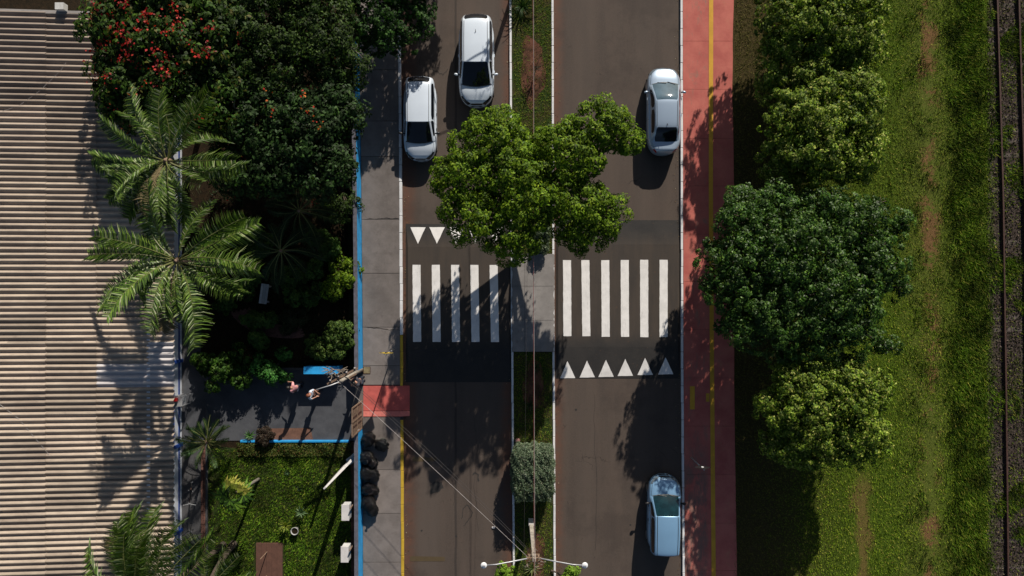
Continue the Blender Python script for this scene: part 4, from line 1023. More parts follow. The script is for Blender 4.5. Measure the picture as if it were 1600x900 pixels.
wallrun('long bright blue garden wall running above the gate along the pavement', 75, 575)
wallrun('bright blue garden wall below the gate behind the black rubbish bags', 668, 1100)
t = thing('low_wall', 'short blue wall at the top edge of the driveway near the gate', 'wall', (X(510), Y(575), .05))
MB().box((0, 0, .45), (1.65, .30, .9)).build('wall_face', M['blue'], t); MB().box((0, .002, .92), (1.67, .36, .04)).build('coping', M['blue'], t)
o = MB().box((X(462), Y(688.5), .12), (5.4, .11, .12)).build('blue_kerb', M['blue'], None, bevel=.015); tag(o, 'thin blue kerb along the lower edge of the driveway', 'kerb')
o = MB().box((X(430), Y(576), .12), (3.2, .12, .12)).build('grey_kerb', M['walk'], None, bevel=.015); tag(o, 'dark grey kerb along the upper edge of the driveway', 'kerb')
# open gate leaf
g = thing('gate', 'weathered metal framed gate leaf standing at the driveway mouth', 'gate', (X(566.5), Y(647), .11))
gw, gh = 42 * HC / F, 2.1
f = MB()
for zz in (.08, gh * .5, gh): f.box((0, 0, zz), (.05, gw, .06))
for yy in (-gw / 2, 0, gw / 2): f.box((0, yy, gh / 2), (.052, .06, gh + .05))
f.build('frame', M['wood'], g)
for k in range(12): MB().box((-.004, -gw / 2 + gw * (k + .5) / 12, gh / 2), (.02, gw / 12 - .014, gh - .06)).build('board', M['rust'] if k % 4 == 3 else M['wood'], g)
MB().tube([(.05, -gw * .4, 1.0), (.09, -gw * .4, 1.0), (.09, -gw * .4, 1.2), (.05, -gw * .4, 1.2)], .012, 6).build('handle', M['steel'], g)
# service pole at the gate with tangled timber top
PB = Vector((X(566), Y(577), .1)); p = thing('service_pole', 'dark wooden service pole with a tangle of timber and wires beside the gate', 'pole', PB)
hp = 4.2
MB().tube([(0, 0, 0), (0, 0, hp)], [.10, .075], 8).build('shaft', M['pole'], p, True)
b = MB(); rr = random.Random(12)
b.box((-.1, .12, 3.5), (1.5, .09, .10), Matrix.Rotation(R(28), 3, 'Z')).box((0, -.05, 3.0), (.9, .08, .08), Matrix.Rotation(R(28), 3, 'Z'))
b.build('crossarm', M['wood'], p)
MB().tube([(0, -.05, 3.5), (-.55, -.25, 3.75), (-1.15, -.42, 3.9)], [.03, .026, .02], 6).build('lamp_arm', M['steel'], p, True)
b = MB()
for i in range(26):
    s0 = Vector((rr.uniform(-.9, .1), rr.uniform(-.02, .42), rr.uniform(3.2, 3.7))); e0 = s0 + Vector((rr.uniform(-.45, .45), rr.uniform(-.22, .22), rr.uniform(-.15, .15)))
    b.tube([s0, s0.lerp(e0, .5) + Vector((0, 0, rr.uniform(-.1, .1))), e0], [.022, .02, .012], 5)
b.build('tangle', M['twig'], p)
b = MB()
for i in range(4): b.lathe([(.02, 0), (.045, .03), (.03, .06), (.045, .09), (.015, .12)], (-.6 + i * .36, -.05 + i * .18, 3.56), 8)
b.build('insulator', M['cable'], p, True)

# ------------------------------------------------------------------ lamp posts, wires
def lamp_post(label, px, py):
    t = thing('lamp_post', label, 'lamp post', (X(px), Y(py), .085), 0, 'twin arm lamp posts on the median'); h = 5.0
    MB().box((0, 0, h / 2), (.21, .18, h), None, .70).build('pole', M['pole'], t, bevel=.015)
    MB().box((0, .06, .42), (.25, .10, .84)).build('painted_base', M['white_post'], t)
    b = MB(); b.box((0, 0, 4.75), (.62, .06, .10)).box((0, .02, 4.45), (.5, .07, .07)); b.box((-.2, 0, 4.6), (.06, .08, .4)).box((.2, 0, 4.6), (.06, .08, .4)); b.build('bracket', M['wood'], t)
    b = MB(); rr = random.Random(4)
    for i in range(18):
        s0 = Vector((rr.uniform(-.35, .35), rr.uniform(-.3, .15), rr.uniform(4.3, 5.05))); e0 = s0 + Vector((rr.uniform(-.3, .3), rr.uniform(-.3, .2), rr.uniform(-.2, .2)))
        b.tube([s0, s0.lerp(e0, .5) + Vector((0, 0, .08)), e0], .016, 5)
    b.build('wiring', M['twig'], t)
    for s in (-1, 1):
        b = MB(); q = [(s * .2, 0, 4.75), (s * .9, -.06, 4.95), (s * 1.6, -.13, 5.1), (s * 2.0, -.15, 5.12)]
        b.tube(q, [.03, .028, .025, .022], 7); b.build('arm', M['steel'], t, True)
        l = MB().lathe([(.01, -.05), (.10, -.045), (.135, 0), (.125, .035), (.07, .05), (.01, .055)], (s * 2.13, -.155, 5.13), 16); lo = l.build('lamp_head', M['lampwhite'], t, True)
        MB().box((s * 2.13, -.155, 5.19), (.12, .05, .03)).build('sensor', M['steel'], lo)
    return t
lamp_post('twin arm lamp post on a concrete pole at the lower end of the median', 829.5, 812)
lamp_post('twin arm lamp post further up the median, known by its long shadow', 829.5, -95)
lt = Vector((X(829.5), Y(812), 4.75)); pt = Vector((X(566), Y(577), 3.7))
def wire(name, label, a, b, sag, r, m, n=24, group=None):
    pts = [a.lerp(b, i / n) + Vector((0, 0, -sag * 4 * (i / n) * (1 - i / n))) for i in range(n + 1)]
    o = MB().tube(pts, r, 5).build(name, m, None, True); return tag(o, label, 'cable', group)
# find targets so that wires run between the real pole tops
wire('overhead_wire', 'pale overhead wire crossing the left road from the gate pole to the lamp post', pt + Vector((-.3, -.05, 0)), lt + Vector((-.15, -.1, 0)), .15, .0075, M['cable'])
wire('overhead_wire', 'thin dark overhead wire crossing the left road just beside the pale one', pt + Vector((-.1, .1, -.25)), lt + Vector((-.1, .05, -.2)), .35, .008, M['cable_dark'])
wire('overhead_wire', 'second thin dark overhead wire crossing the left road, sagging lowest', pt + Vector((.0, .05, -.45)), lt + Vector((-.1, .1, -.3)), .55, .007, M['cable_dark'])
a1 = Vector((X(832, 5.0), Y(-130), 5.3)); b1 = Vector((X(835, 5.0), Y(1000), 5.3))
wire('median_cable', 'long reddish overhead cable running above the middle of the median', a1, b1, .35, .009, M['cable_red'], 30)
wire('median_cable', 'pale thin overhead cable beside the reddish one above the median', a1 + Vector((.03, 0, .05)), b1 + Vector((.03, 0, .05)), .45, .008, M['cable'], 30)
wire('median_cable', 'thin dark cable left of the reddish one above the crossing refuge', Vector((X(822), Y(330), 1.0)) + Vector((0, 0, 3)), b1 + Vector((-.5, 0, -.6)), .3, .005, M['cable_dark'], 20)

# ------------------------------------------------------------------ road signs
def diamond_sign(label, px, py, h, face, figure, rz=0):
    t = thing('road_sign', label, 'sign', (X(px), Y(py), KH), rz)
    MB().tube([(0, 0, -.05), (0, 0, h + .3)], .028, 8).build('post', M['steel'], t, True)
    s = .30 if figure else .36; b = MB(); zc = h
    pts = [(0, s * 1.1), (s * 1.1, 0), (0, -s * 1.1), (-s * 1.1, 0)]
    vs = [(x, .034, zc + z) for x, z in pts] + [(x, .046, zc + z) for x, z in pts]
    b.add(vs, [(0, 1, 2, 3), (7, 6, 5, 4), (0, 4, 5, 1), (1, 5, 6, 2), (2, 6, 7, 3), (3, 7, 4, 0)]); pl = b.build('sign_plate', face, t)
    if figure:
        bb = MB()
        for i in range(4):
            p0 = Vector((pts[i][0], 0, pts[i][1])) * .88; p1 = Vector((pts[(i + 1) % 4][0], 0, pts[(i + 1) % 4][1])) * .88
            bb.tube([p0 + Vector((0, .048, zc)), p1 + Vector((0, .048, zc))], .008, 4)
        bb.build('border', M['black_paint'], pl)
        bb = MB()   # walking figure
        for q, r_ in (([(.0, .12), (.0, -.02)], .022), ([(0, -.02), (.05, -.12)], .016), ([(0, -.02), (-.05, -.12)], .016), ([(0, .09), (.06, .02)], .012), ([(0, .09), (-.055, .03)], .012)):
            bb.tube([(x, .049, zc + z) for x, z in q], r_, 6)
        bb.lathe([(.001, -.002), (.026, 0), (.001, .002)], (0, .05, zc + .155), 10, Matrix.Rotation(R(90), 3, 'X')); bb.build('pedestrian_symbol', M['black_paint'], pl)
    return t
diamond_sign('yellow diamond pedestrian warning sign on a post at the pavement kerb', 616, 546, 2.1, M['sign_yellow'], True)
t = diamond_sign('dark backed diamond sign on a leaning post in the cycle path', 1079, 714, 2.0, M['sign_back'], False)
MB().box((0, .055, 2.0), (.10, .02, .12)).build('clamp', M['lampwhite'], t)

# ------------------------------------------------------------------ white pylon, boxes, bench, matting
t = thing('white_pylon', 'tall tapering white pylon rising from the lawn beside the blue wall', 'post', (X(551), Y(716), .06), R(40))
MB().box((0, 0, 2.5), (.34, .16, 5.0), None, .42).build('shaft', M['white_post'], t, bevel=.01)
MB().box((0, 0, .06), (.5, .34, .12)).build('plinth', M['pale_concrete'], t)
for lab, px, py in (('upper white box on a slim stake against the inside of blue wall', 558, 779), ('lower white box on a slim stake against the inside of blue wall', 557, 842)):
    t = thing('post_box', lab, 'box', (X(px), Y(py), .1), 0, 'white boxes on stakes by the wall')
    MB().tube([(0, 0, -.05), (.0, -.02, 1.35)], .03, 6).build('stake', M['wood'], t)
    v = MB().box((-.28, -.30, .85), (.34, .74, .5)); b = v.build('box_body', M['pale_concrete'], t, bevel=.02)
    MB().box((-.29, -.30, 1.115), (.37, .77, .03)).build('lid', M['white_post'], t, bevel=.005)
t = thing('garden_bench', 'small pale bench alone in the dark garden', 'bench', (X(418), Y(459), .045), R(-8))
for k in range(3): MB().box((-.13 + k * .13, 0, .44), (.115, .98, .04)).build('slat', M['pale_concrete'], t)
for s in (-1, 1): MB().box((0, s * .38, .21), (.34, .08, .42)).build('leg', M['pale_concrete'], t)
t = thing('brown_deck', 'flat brown deck on the lawn at the bottom edge', 'deck', (X(422), Y(880), .06))
for k in range(5): MB().box((-.52 + k * .262, 0, .05), (.255, 2.1, .07)).build('board', M['tilebrown'], t)
b = MB()
for (x, y) in ((-.1, .62), (-.12, -.55)): b.tube([(x, y, .08), (x, y, 1.0)], .022, 6)
b.build('stake', M['wood'], t)

# ------------------------------------------------------------------ black bin bags
def bag(label, px, py, r_, h, seed, tilt=(0, 0)):
    bm = bmesh.new(); bmesh.ops.create_icosphere(bm, subdivisions=5, radius=1); rg = np.random.default_rng(seed); fr2 = rg.normal(size=(10, 3)) * 9; ph2 = rg.uniform(0, 6.3, 10)
    fr = rg.normal(size=(14, 3)) * 4.0; ph = rg.uniform(0, 6.3, 14)
    ax = R(rg.uniform(0, 360))
    for v in bm.verts:
        p = np.array(v.co); k = 1 + sum(abs(math.sin(float(p @ f_) + q)) for f_, q in zip(fr, ph)) / 14 * .42 - .27 - .20 * (1 - max(abs(math.sin(float(p @ f_) + q_)) for f_, q_ in zip(fr2[:3], ph2))) + .07 * math.sin(float(p @ fr2[4]) * 1.2)
        top = max(0, p[2] - .55) / .45; k *= 1 - .48 * top ** 1.4; rad = 1 + .06 * math.sin(9 * math.atan2(p[1], p[0]) + seed) * top
        v.co = Vector((p[0] * r_ * k * rad * 1.08, p[1] * r_ * k * rad * .98, max(p[2] * k, -.62) * h * .62 + h * .40 + .06 * top))
    me = bpy.data.meshes.new('bag_body'); bm.to_mesh(me); bm.free(); smooth(me)
    t = thing('rubbish_bag', label, 'rubbish bag', W(px, py, KH) , ax, 'black rubbish bags piled along the blue wall')
    o = link('bag_body', me, M['bag'], t); o.rotation_euler = (tilt[0], tilt[1], 0)
    b = MB(); hh = h * 1.0
    b.lathe([(.05, -.06), (.022, 0), (.05, .05), (.075, .09), (.05, .10), (.01, .07)], (0, 0, hh), 9)
    k = b.build('knot', M['bag'], t); k.rotation_euler = (tilt[0], tilt[1], 0)
for a in (('topmost of the black rubbish bags against the blue wall', 577, 685, .30, .62, 1), ('shiny rubbish bag lying apart on the pavement side', 599, 692, .29, .42, 2, (.35, -.3)),
          ('large rubbish bag below the topmost one, touching the wall', 574, 712, .29, .62, 3), ('small rubbish bag on the kerb side of the third row', 583, 722, .22, .42, 4),
          ('rubbish bag squeezed against the blue wall mid pile', 573, 737, .29, .60, 5), ('rubbish bag bulging towards the kerb mid pile', 585, 741, .25, .45, 6),
          ('rubbish bag in the lower half of the pile near the wall', 577, 762, .28, .55, 7), ('little rubbish bag on the kerb side of the lower half', 586, 765, .19, .36, 8),
          ('large rubbish bag second from the bottom of the pile', 577, 783, .30, .58, 9), ('bottom rubbish bag at the lower end of the pile', 583, 795, .25, .45, 10)):
    a = list(a); a[3] *= 1.18; a[4] *= 1.1; bag(*a)

# ------------------------------------------------------------------ railway
t = thing('railway_track', 'rusty overgrown railway track along the right edge', 'railway', (X(1563), 0, .1))
RL = [(1553, 0), (1562, 300), (1566.5, 600), (1570, 900)]
for off in (0, 1.07):
    b = MB(); ys = np.linspace(-260, 1160, 40)
    for a, e in zip(ys[:-1], ys[1:]):
        for (w, z0, z1) in ((.14, .02, .035), (.025, .035, .12), (.072, .12, .16)):
            xa, xe = X(lerp(RL, a)) + off, X(lerp(RL, e)) + off
            b.prism([(xe - w / 2, Y(e)), (xe + w / 2, Y(e)), (xa + w / 2, Y(a)), (xa - w / 2, Y(a))], z0 + .1, z1 + .1)
    o = b.build('rail', M['rust'], t); o.matrix_parent_inverse = Matrix.Translation(-Vector(t.location))
slm = MB().box((0, 0, 0), (2.0, .20, .10)).mesh('sleeper'); slm.materials.append(M['sleeper'])
y = Y(1000)
while y < Y(-100):
    o = link('sleeper', slm, None, t); py = 450 - y * F / HC; o.location = (X(lerp(RL, py)) + .53 - X(1563), y + rnd.uniform(-.06, .06), -.052 + rnd.uniform(-.016, .012)); o.rotation_euler = (0, rnd.uniform(-.01, .01), rnd.uniform(-.05, .05)); y += .62
rg = np.random.default_rng(55); n = 16000; P = np.stack([rg.uniform(X(1540), X(1640), n), rg.uniform(Y(960), Y(-60), n), np.full(n, .115)], 1)
V, Fc, T = leaves(P, unit(rg.normal(size=(n, 3)) + [0, 0, 1.0]), .085, .8, rg, palette(n, rg, [(.10, .08, .07), (.05, .04, .035), (.16, .13, .10)], [2, 3, 1]), folded=.3)
tag(link('ballast', npmesh('ballast', V, Fc, T), M['grass']), 'brown ballast stones and dry litter between the rails', 'ballast', None, 'stuff')
# fallen leaf and gravel litter on road edges
rg = np.random.default_rng(56); P = []
for line, side, n in ((LK, 1, 260), (ML, -1, 90), (MR, 1, 110), (RK, -1, 200)):
    py = rg.uniform(-20, 920, n); px = np.array([lerp(line, q) for q in py]) + side * (4 + np.abs(rg.normal(size=n)) * 3.5)
    P.append(np.stack([(px - 800) * HC / F, (450 - py) * HC / F, np.full(n, .02)], 1))
P = np.concatenate(P); V, Fc, T = leaves(P, unit(rg.normal(size=P.shape) * .3 + [0, 0, 1]), .05, .6, rg, palette(len(P), rg, [(.20, .13, .06), (.10, .06, .03), (.30, .26, .18)], [2, 2, 1]))
tag(link('gutter_litter', npmesh('gutter_litter', V, Fc, T), M['grass']), 'dry leaves and grit gathered in the gutters', 'litter', None, 'stuff')
o = MB().lathe([(.01, 0), (.09, .01), (.07, .05), (.01, .06)], (0, 0, 0), 7).build('paper_scrap', M['white_post']); o.location = W(771, 824, 0); o.scale = (1.1, .7, 1); tag(o, 'crumpled white scrap lying on the left road near the lamp post', 'litter')

# ------------------------------------------------------------------ cars
def catmull(pts, n):
    pts = np.array(pts, float); k = len(pts); out = []
    P = np.vstack([2 * pts[0] - pts[1], pts, 2 * pts[-1] - pts[-2]])
    for i in range(k - 1):
        for t in np.linspace(0, 1, n, endpoint=False):
            a, b, c, d = P[i], P[i + 1], P[i + 2], P[i + 3]
            out.append(.5 * ((2 * b) + (-a + c) * t + (2 * a - 5 * b + 4 * c - d) * t * t + (-a + 3 * b - 3 * c + d) * t ** 3))
    out.append(pts[-1]); return np.array(out)
def car(name, label, px, py, rz, L_, Wd, H_, paint, gh, top, glassm='glass', hgt_ref=.7, rails=False, wiperf=True, tail='hatch', bl_=0, mir=None, group='cars on the avenue'):
    """gh: greenhouse control points (y, z, roof half-width, belt half-width, bow); y measured from rear (-L/2) to front (+L/2).
       top: (s, z) of bonnet / boot top along the body"""
    loc = W(px, py, hgt_ref); t = thing(name, label, 'car', (loc.x, loc.y, 0.004), rz, group)
    hw = Wd / 2; hl = L_ / 2; zb = .22
    ts, tz = zip(*top)
    def wid(s): return hw * max(0.0, 1 - abs(s) ** 6) ** .40
    def body(s, v):
        a = abs(v); sg = 1 if v >= 0 else -1
        w = wid(s); zt = float(np.interp(s, ts, tz)); zt = min(zt, .48 + (zt - .48) * min(1, ((1 - abs(s)) / .06) ** .5)) if abs(s) > .94 else zt
        c = [(0, zt + .035), (w * .55, zt + .022), (w * .82, zt - .015), (w * .93, zt - .07), (w * .985, zt - .16), (w, .52), (w * .99, .40), (w * .95, .28), (w * .86, zb)]
        k = a * (len(c) - 1); i = min(int(k), len(c) - 2); f = k - i
        x = c[i][0] * (1 - f) + c[i + 1][0] * f; z = c[i][1] * (1 - f) + c[i + 1][1] * f
        return np.array([sg * x, hl * s, z])
    def patch_(fn, u, v, off, name_, m, sm=True):
        U = len(u); Vn = len(v[0]) if isinstance(v, list) else len(v); P = np.zeros((U, Vn, 3))
        for i in range(U):
            vv = v[i] if isinstance(v, list) else v
            for j in range(Vn): P[i, j] = fn(u[i], vv[j])
        if off:
            du = np.gradient(P, axis=0); dv = np.gradient(P, axis=1); N = np.cross(dv, du); ln = np.linalg.norm(N, axis=2, keepdims=True); N = N / np.maximum(ln, 1e-9)
            cen = np.array([0, 0, .4]); sgn = np.sign(np.sum(N * (P - cen), axis=2, keepdims=True)); P = P + N * sgn * off
        F_ = [(i * Vn + j, (i + 1) * Vn + j, (i + 1) * Vn + j + 1, i * Vn + j + 1) for i in range(U - 1) for j in range(Vn - 1)]
        me = npmesh(name_, P.reshape(-1, 3), np.array(F_), None, sm); return link(name_, me, m, t)
    S = np.concatenate([[-1, -.997, -.99, -.975, -.95, -.92], np.linspace(-.88, .88, 26), [.92, .95, .975, .99, .997, 1]])
    Vv = np.linspace(-1, 1, 41)
    patch_(body, S, Vv, 0, 'body', paint)
    MB().box((0, 0, .24), (Wd * .8, L_ * .9, .1)).build('underbody', M['plastic'], t)
    G = catmull(gh, 6); nG = len(G)
    def gp(u, v):   # u 0..1 rear->front, v -1..1
        k = u * (nG - 1); i = min(int(k), nG - 2); f = k - i; y, z, wr, wb, bow = G[i] * (1 - f) + G[i + 1] * f
        a = abs(v); sg = 1 if v >= 0 else -1; s = y / hl; zbelt = float(np.interp(s, ts, tz)) - .055
        z = max(z, zbelt + .03)
        if a <= .74:
            q = a / .74; x = wr * q; zz = z - .045 * q ** 2.5
        elif a <= .80:
            q = (a - .74) / .06; x = wr + .03 * q; zz = z - .045 - .03 * q
        else:
            q = (a - .80) / .20; x = (wr + .03) * (1 - q) + wb * q; zz = (z - .075) * (1 - q) + (zbelt) * q; x += .02 * math.sin(PI * q)
        return np.array([sg * x, y + bow * (1 - a * a), zz])
    patch_(gp, np.linspace(0, 1, 44), np.linspace(-1, 1, 45), 0, 'cabin', paint)
    # parameter of given control point index
    K = len(gh) - 1; U = lambda i: i / K
    return t, patch_, body, gp, U, hw, hl
def finish(c, u_wind, u_rear, u_side, glassm, paint, head=.0, side_split=.5, taillab=None, headdark=False, wip=True, mirm=None, roofline=False, Wd=1.7, L_=4.2, zmir=.95, ymir=.5, antenna=None):
    t, patch_, body, gp, U, hw, hl = c
    def vlist(us, lo, hi, r_=.0):
        out = []
        n = len(us)
        for i, u in enumerate(us):
            e = min(i, n - 1 - i) / 2.0; k = 1 - r_ * max(0, 1 - e) ** 2; out.append(np.linspace(lo * k, hi * k, 19))
        return out
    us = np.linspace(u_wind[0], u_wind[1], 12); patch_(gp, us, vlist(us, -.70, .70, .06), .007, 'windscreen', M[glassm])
    patch_(gp, np.linspace(u_wind[1] - .012, .9995, 4), np.linspace(-.72, .72, 19), .010, 'cowl', M['plastic'])
    us = np.linspace(u_rear[0], u_rear[1], 9); patch_(gp, us, vlist(us, -.68, .68, .10), .007, 'rear_window', M['glass'])
    a, b_ = u_side; m_ = a + (b_ - a) * side_split
    for s in (-1, 1):
        for (p, q) in ((a, m_ - .012), (m_ + .012, b_)):
            us = np.linspace(p, q, 9); vs = []
            for i in range(9):
                hi = .93 if (i not in (0, 8)) else .90; lo = .815 if (i not in (0, 8)) else .84
                vs.append(np.linspace(s * lo, s * hi, 5))
            patch_(gp, us, vs, .006, 'side_window', M['glass'])
        # headlights and tail lights
        us = np.linspace(.80, .965, 9); patch_(body, us, [np.linspace(s * (.30 - .16 * k / 8), s * (.44 - .02 * k / 8), 7) for k in range(9)], .007, 'headlight', M['glass'] if headdark else M['lamp_clear'])
        us = np.linspace(-.965, -.90, 6); patch_(body, us, np.linspace(s * .26, s * .42, 6), .006, 'tail_light', M['lamp_red'])
        # door seams
        for sy in (-.22, .12): patch_(body, np.linspace(sy, sy + .007, 2), np.linspace(s * .36, s * .95, 8), .003, 'door_seam', M['plastic'])
        patch_(body, np.linspace(.45, .93, 12), np.linspace(s * .268, s * .284, 2), .003, 'bonnet_seam', M['plastic'])
        # mirror
        b = MB().lathe([(.01, -.05), (.06, -.04), (.08, .0), (.06, .05), (.01, .06)], (0, 0, 0), 10); mo = b.build('mirror', mirm or paint, t, True)
        mo.location = (s * (hw + .09), ymir, zmir); mo.scale = (1.35, .8, 1.0); mo.rotation_euler = (0, 0, s * -.25)
        MB().box((s * (hw + .0), ymir, zmir - .03), (.12, .06, .04)).build('mirror_arm', M['plastic'], t)
        for yy in (hl * .62, -hl * .60):
            o = MB().lathe([(.01, -.10), (.24, -.10), (.31, -.08), (.32, 0), (.31, .08), (.24, .10), (.01, .10)], (s * (hw - .125), yy, .32), 20, Matrix.Rotation(R(90), 3, 'Y')).build('wheel', M['tyre'], t, True)
            MB().lathe([(.01, -.006), (.20, -.004), (.21, .0), (.20, .006), (.01, .014)], (s * (hw - .022), yy, .32), 14, Matrix.Rotation(R(90), 3, 'Y')).build('rim', M['rim'], o)
        for (yy) in (hl * .25, -hl * .12): MB().box((s * (hw + .004), yy, .80), (.025, .14, .03)).build('door_handle', mirm or paint, t)
        if roofline: patch_(gp, np.linspace(u_rear[1] + .02, u_wind[0] - .02, 12), np.linspace(s * .625, s * .66, 3), .006, 'roof_rail', M['plastic'])
        else: patch_(gp, np.linspace(u_rear[1] + .02, u_wind[0] - .02, 12), np.linspace(s * .655, s * .685, 2), .004, 'roof_seam', M['plastic'])
    patch_(body, np.linspace(.955, .978, 4), np.linspace(-.16, .16, 13), .005, 'grille', M['plastic'])
    patch_(body, np.linspace(.988, .997, 4), np.linspace(-.5, .5, 17), .004, 'bumper_seam', M['plastic'])
    if wip:
        cow = gp(u_wind[1], 0); b = MB()
        for s, x0 in ((1, -.45), (1, .12)):
            p0 = gp(u_wind[1] - .005, x0 / hw * .8) + [0, .03, .02]; p1 = gp(u_wind[1] - .03, (x0 + .48) / hw * .74) + [0, 0, .02]; b.tube([p0, (p0 + p1) / 2 + [0, 0, .01], p1], .012, 4)
        b.build('wiper', M['plastic'], t)
    if antenna is not None:
        p = gp(antenna, 0); MB().tube([p, p + [0, -.04, .05], p + [0, -.12, .09]], [.02, .014, .006], 5).build('antenna', M['plastic'], t)
    return t
white = carpaint('white_car_paint', (.68, .76, .86)); white2 = carpaint('white_suv_paint', (.70, .78, .87)); silver = carpaint('silver_car_paint', (.40, .50, .62), .35); bluesil = carpaint('pale_blue_silver_paint', (.22, .40, .60), .25)
# A white hatchback heading down, by the left kerb
LA = 3.95
c = car('parked_car', 'small white hatchback near the left kerb, heading down the photo', 656.5, 187, PI, LA, 1.62, 1.47, white,
        [(-1.90, 1.08, .56, .66, -.10), (-1.72, 1.26, .56, .71, -.12), (-1.48, 1.43, .56, .72, -.06), (-.6, 1.48, .565, .74, 0), (.15, 1.46, .56, .745, .02), (.30, 1.42, .56, .745, .04), (.72, 1.16, .62, .75, .13), (1.02, .96, .67, .76, .20)],
        [(-1, .80), (-.9, .90), (-.3, .92), (.3, .92), (.5, .93), (.75, .84), (.93, .70), (1, .52)])
finish(c, (c[4](4.75), c[4](6.95)), (c[4](.15), c[4](1.75)), (c[4](1.7), c[4](6.3)), 'glass', white, side_split=.5, mirm=M['plastic'], ymir=.72, antenna=c[4](2.2), headdark=True, wip=False)
LB = 4.28
c = car('parked_car', 'white crossover in the middle of the left road, heading down the photo', 744.5, 96.5, PI, LB, 1.74, 1.58, white2,
        [(-2.04, 1.12, .58, .70, -.14), (-1.86, 1.33, .60, .76, -.17), (-1.62, 1.52, .61, .78, -.10), (-.7, 1.58, .62, .80, 0), (.15, 1.56, .615, .80, .02), (.29, 1.52, .61, .80, .05), (.76, 1.24, .68, .81, .16), (1.08, 1.03, .73, .82, .24)],
        [(-1, .86), (-.9, .98), (-.3, .99), (.3, .99), (.5, 1.0), (.75, .93), (.93, .80), (1, .56)])
finish(c, (c[4](4.75), c[4](6.95)), (c[4](.15), c[4](1.8)), (c[4](1.7), c[4](6.3)), 'glass', white2, side_split=.5, ymir=.72, zmir=1.03, antenna=c[4](2.6), headdark=True, wip=False)
LC = 4.28
c = car('moving_car', 'silver sedan with dark rear window heading up the right road', 1037.5, 172.5, 0, LC, 1.66, 1.45, silver,
        [(-1.55, .96, .60, .70, -.06), (-1.30, 1.13, .56, .70, -.07), (-1.08, 1.32, .54, .70, -.05), (-.80, 1.42, .53, .71, -.02), (.0, 1.45, .54, .72, 0), (.42, 1.40, .55, .73, .03), (.80, 1.18, .61, .74, .11), (1.12, .96, .67, .75, .18)],
        [(-1, .84), (-.93, .93), (-.7, .94), (-.3, .92), (.3, .92), (.5, .92), (.75, .84), (.93, .72), (1, .52)])
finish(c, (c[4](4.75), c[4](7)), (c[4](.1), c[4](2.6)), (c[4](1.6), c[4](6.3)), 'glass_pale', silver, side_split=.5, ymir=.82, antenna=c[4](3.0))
LD = 3.78
c = car('moving_car', 'pale blue silver hatchback with dark roof rails at the lower right road', 1038, 804, R(-.8), LD, 1.62, 1.50, bluesil,
        [(-1.86, 1.0, .50, .60, -.02), (-1.75, 1.36, .53, .68, -.04), (-1.55, 1.48, .56, .71, -.02), (-.6, 1.52, .57, .73, 0), (.05, 1.49, .565, .735, .02), (.18, 1.44, .565, .735, .03), (.58, 1.20, .62, .745, .11), (.90, .97, .67, .75, .17)],
        [(-1, .84), (-.9, .92), (-.3, .92), (.3, .92), (.5, .93), (.75, .86), (.93, .74), (1, .54)])
finish(c, (c[4](4.75), c[4](7)), (c[4](.1), c[4](1.3)), (c[4](1.7), c[4](6.3)), 'glass_teal', bluesil, side_split=.5, ymir=.62, mirm=M['plastic'], roofline=True)

# ------------------------------------------------------------------ bicycles
def bicycle(label, px, py, m, rz, lean):
    t = thing('bicycle', label, 'bicycle', (X(px), Y(py), .07), rz, 'bicycles leaning on the building'); t.rotation_euler = (lean, 0, rz)
    for nm, x in (('wheel', -.52), ('wheel', .52)):
        b = MB(); b.tube([(x + .32 * math.cos(a), 0, .33 + .32 * math.sin(a)) for a in np.linspace(0, 2 * PI, 25)], .019, 6, False); w = b.build(nm, M['tyre'], t, True)
        s = MB()
        for k in range(12): a = k * PI / 6; s.tube([(x, 0, .33), (x + .31 * math.cos(a), 0, .33 + .31 * math.sin(a))], .003, 3)
        s.lathe([(.03, -.04), (.03, .04)], (x, 0, .33), 8, Matrix.Rotation(R(90), 3, 'X')); s.build('spoke', M['steel'], w)
    b = MB()
    for q in ([(-.52, 0, .33), (-.08, 0, .30)], [(-.08, 0, .30), (-.2, 0, .82)], [(-.2, 0, .78), (.36, 0, .80)], [(-.08, 0, .30), (.38, 0, .72)], [(-.52, 0, .33), (-.19, 0, .76)], [(.33, 0, .9), (.38, 0, .72), (.52, 0, .33)]): b.tube(q, .018, 6)
    b.build('frame', m, t)
    MB().tube([(.40, -.28, .98), (.36, -.12, 1.0), (.33, 0, .98), (.36, .12, 1.0), (.40, .28, .98)], .013, 6).build('handlebar', M['steel'], t)
    MB().tube([(.33, 0, .88), (.33, 0, 1.0)], .014, 6).build('stem', M['steel'], t)
    s = MB().add([(-.34, -.08, .87), (-.34, .08, .87), (-.05, .02, .88), (-.05, -.02, .88), (-.32, -.07, .91), (-.32, .07, .91), (-.06, .015, .915), (-.06, -.015, .915)], [(3, 2, 1, 0), (4, 5, 6, 7), (0, 1, 5, 4), (1, 2, 6, 5), (2, 3, 7, 6), (3, 0, 4, 7)]).build('saddle', M['plastic'], t, bevel=.01)
    MB().tube([(-.08, -.10, .18), (-.08, -.08, .30), (-.08, .08, .30), (-.08, .10, .42)], .012, 5).build('crank', M['steel'], t)
bicycle('dark bicycle leaning on the white wall below the driveway', 299, 766, M['rust'], R(-96), R(-24))
bicycle('teal bicycle leaning on the wall near the bottom edge', 298, 842, M['teal'], R(-94), R(-24))
t = thing('wall_shelf', 'small metal rack with a red box beside the building wall', 'rack', (X(293), Y(622), .07))
MB().box((0, 0, .5), (.42, .5, .03)).build('shelf', M['steel'], t); MB().box((0, 0, .9), (.42, .5, .03)).build('shelf', M['steel'], t)
b = MB()
for a in (-.19, .19):
    for c_ in (-.22, .22): b.box((a, c_, .47), (.03, .03, .94))
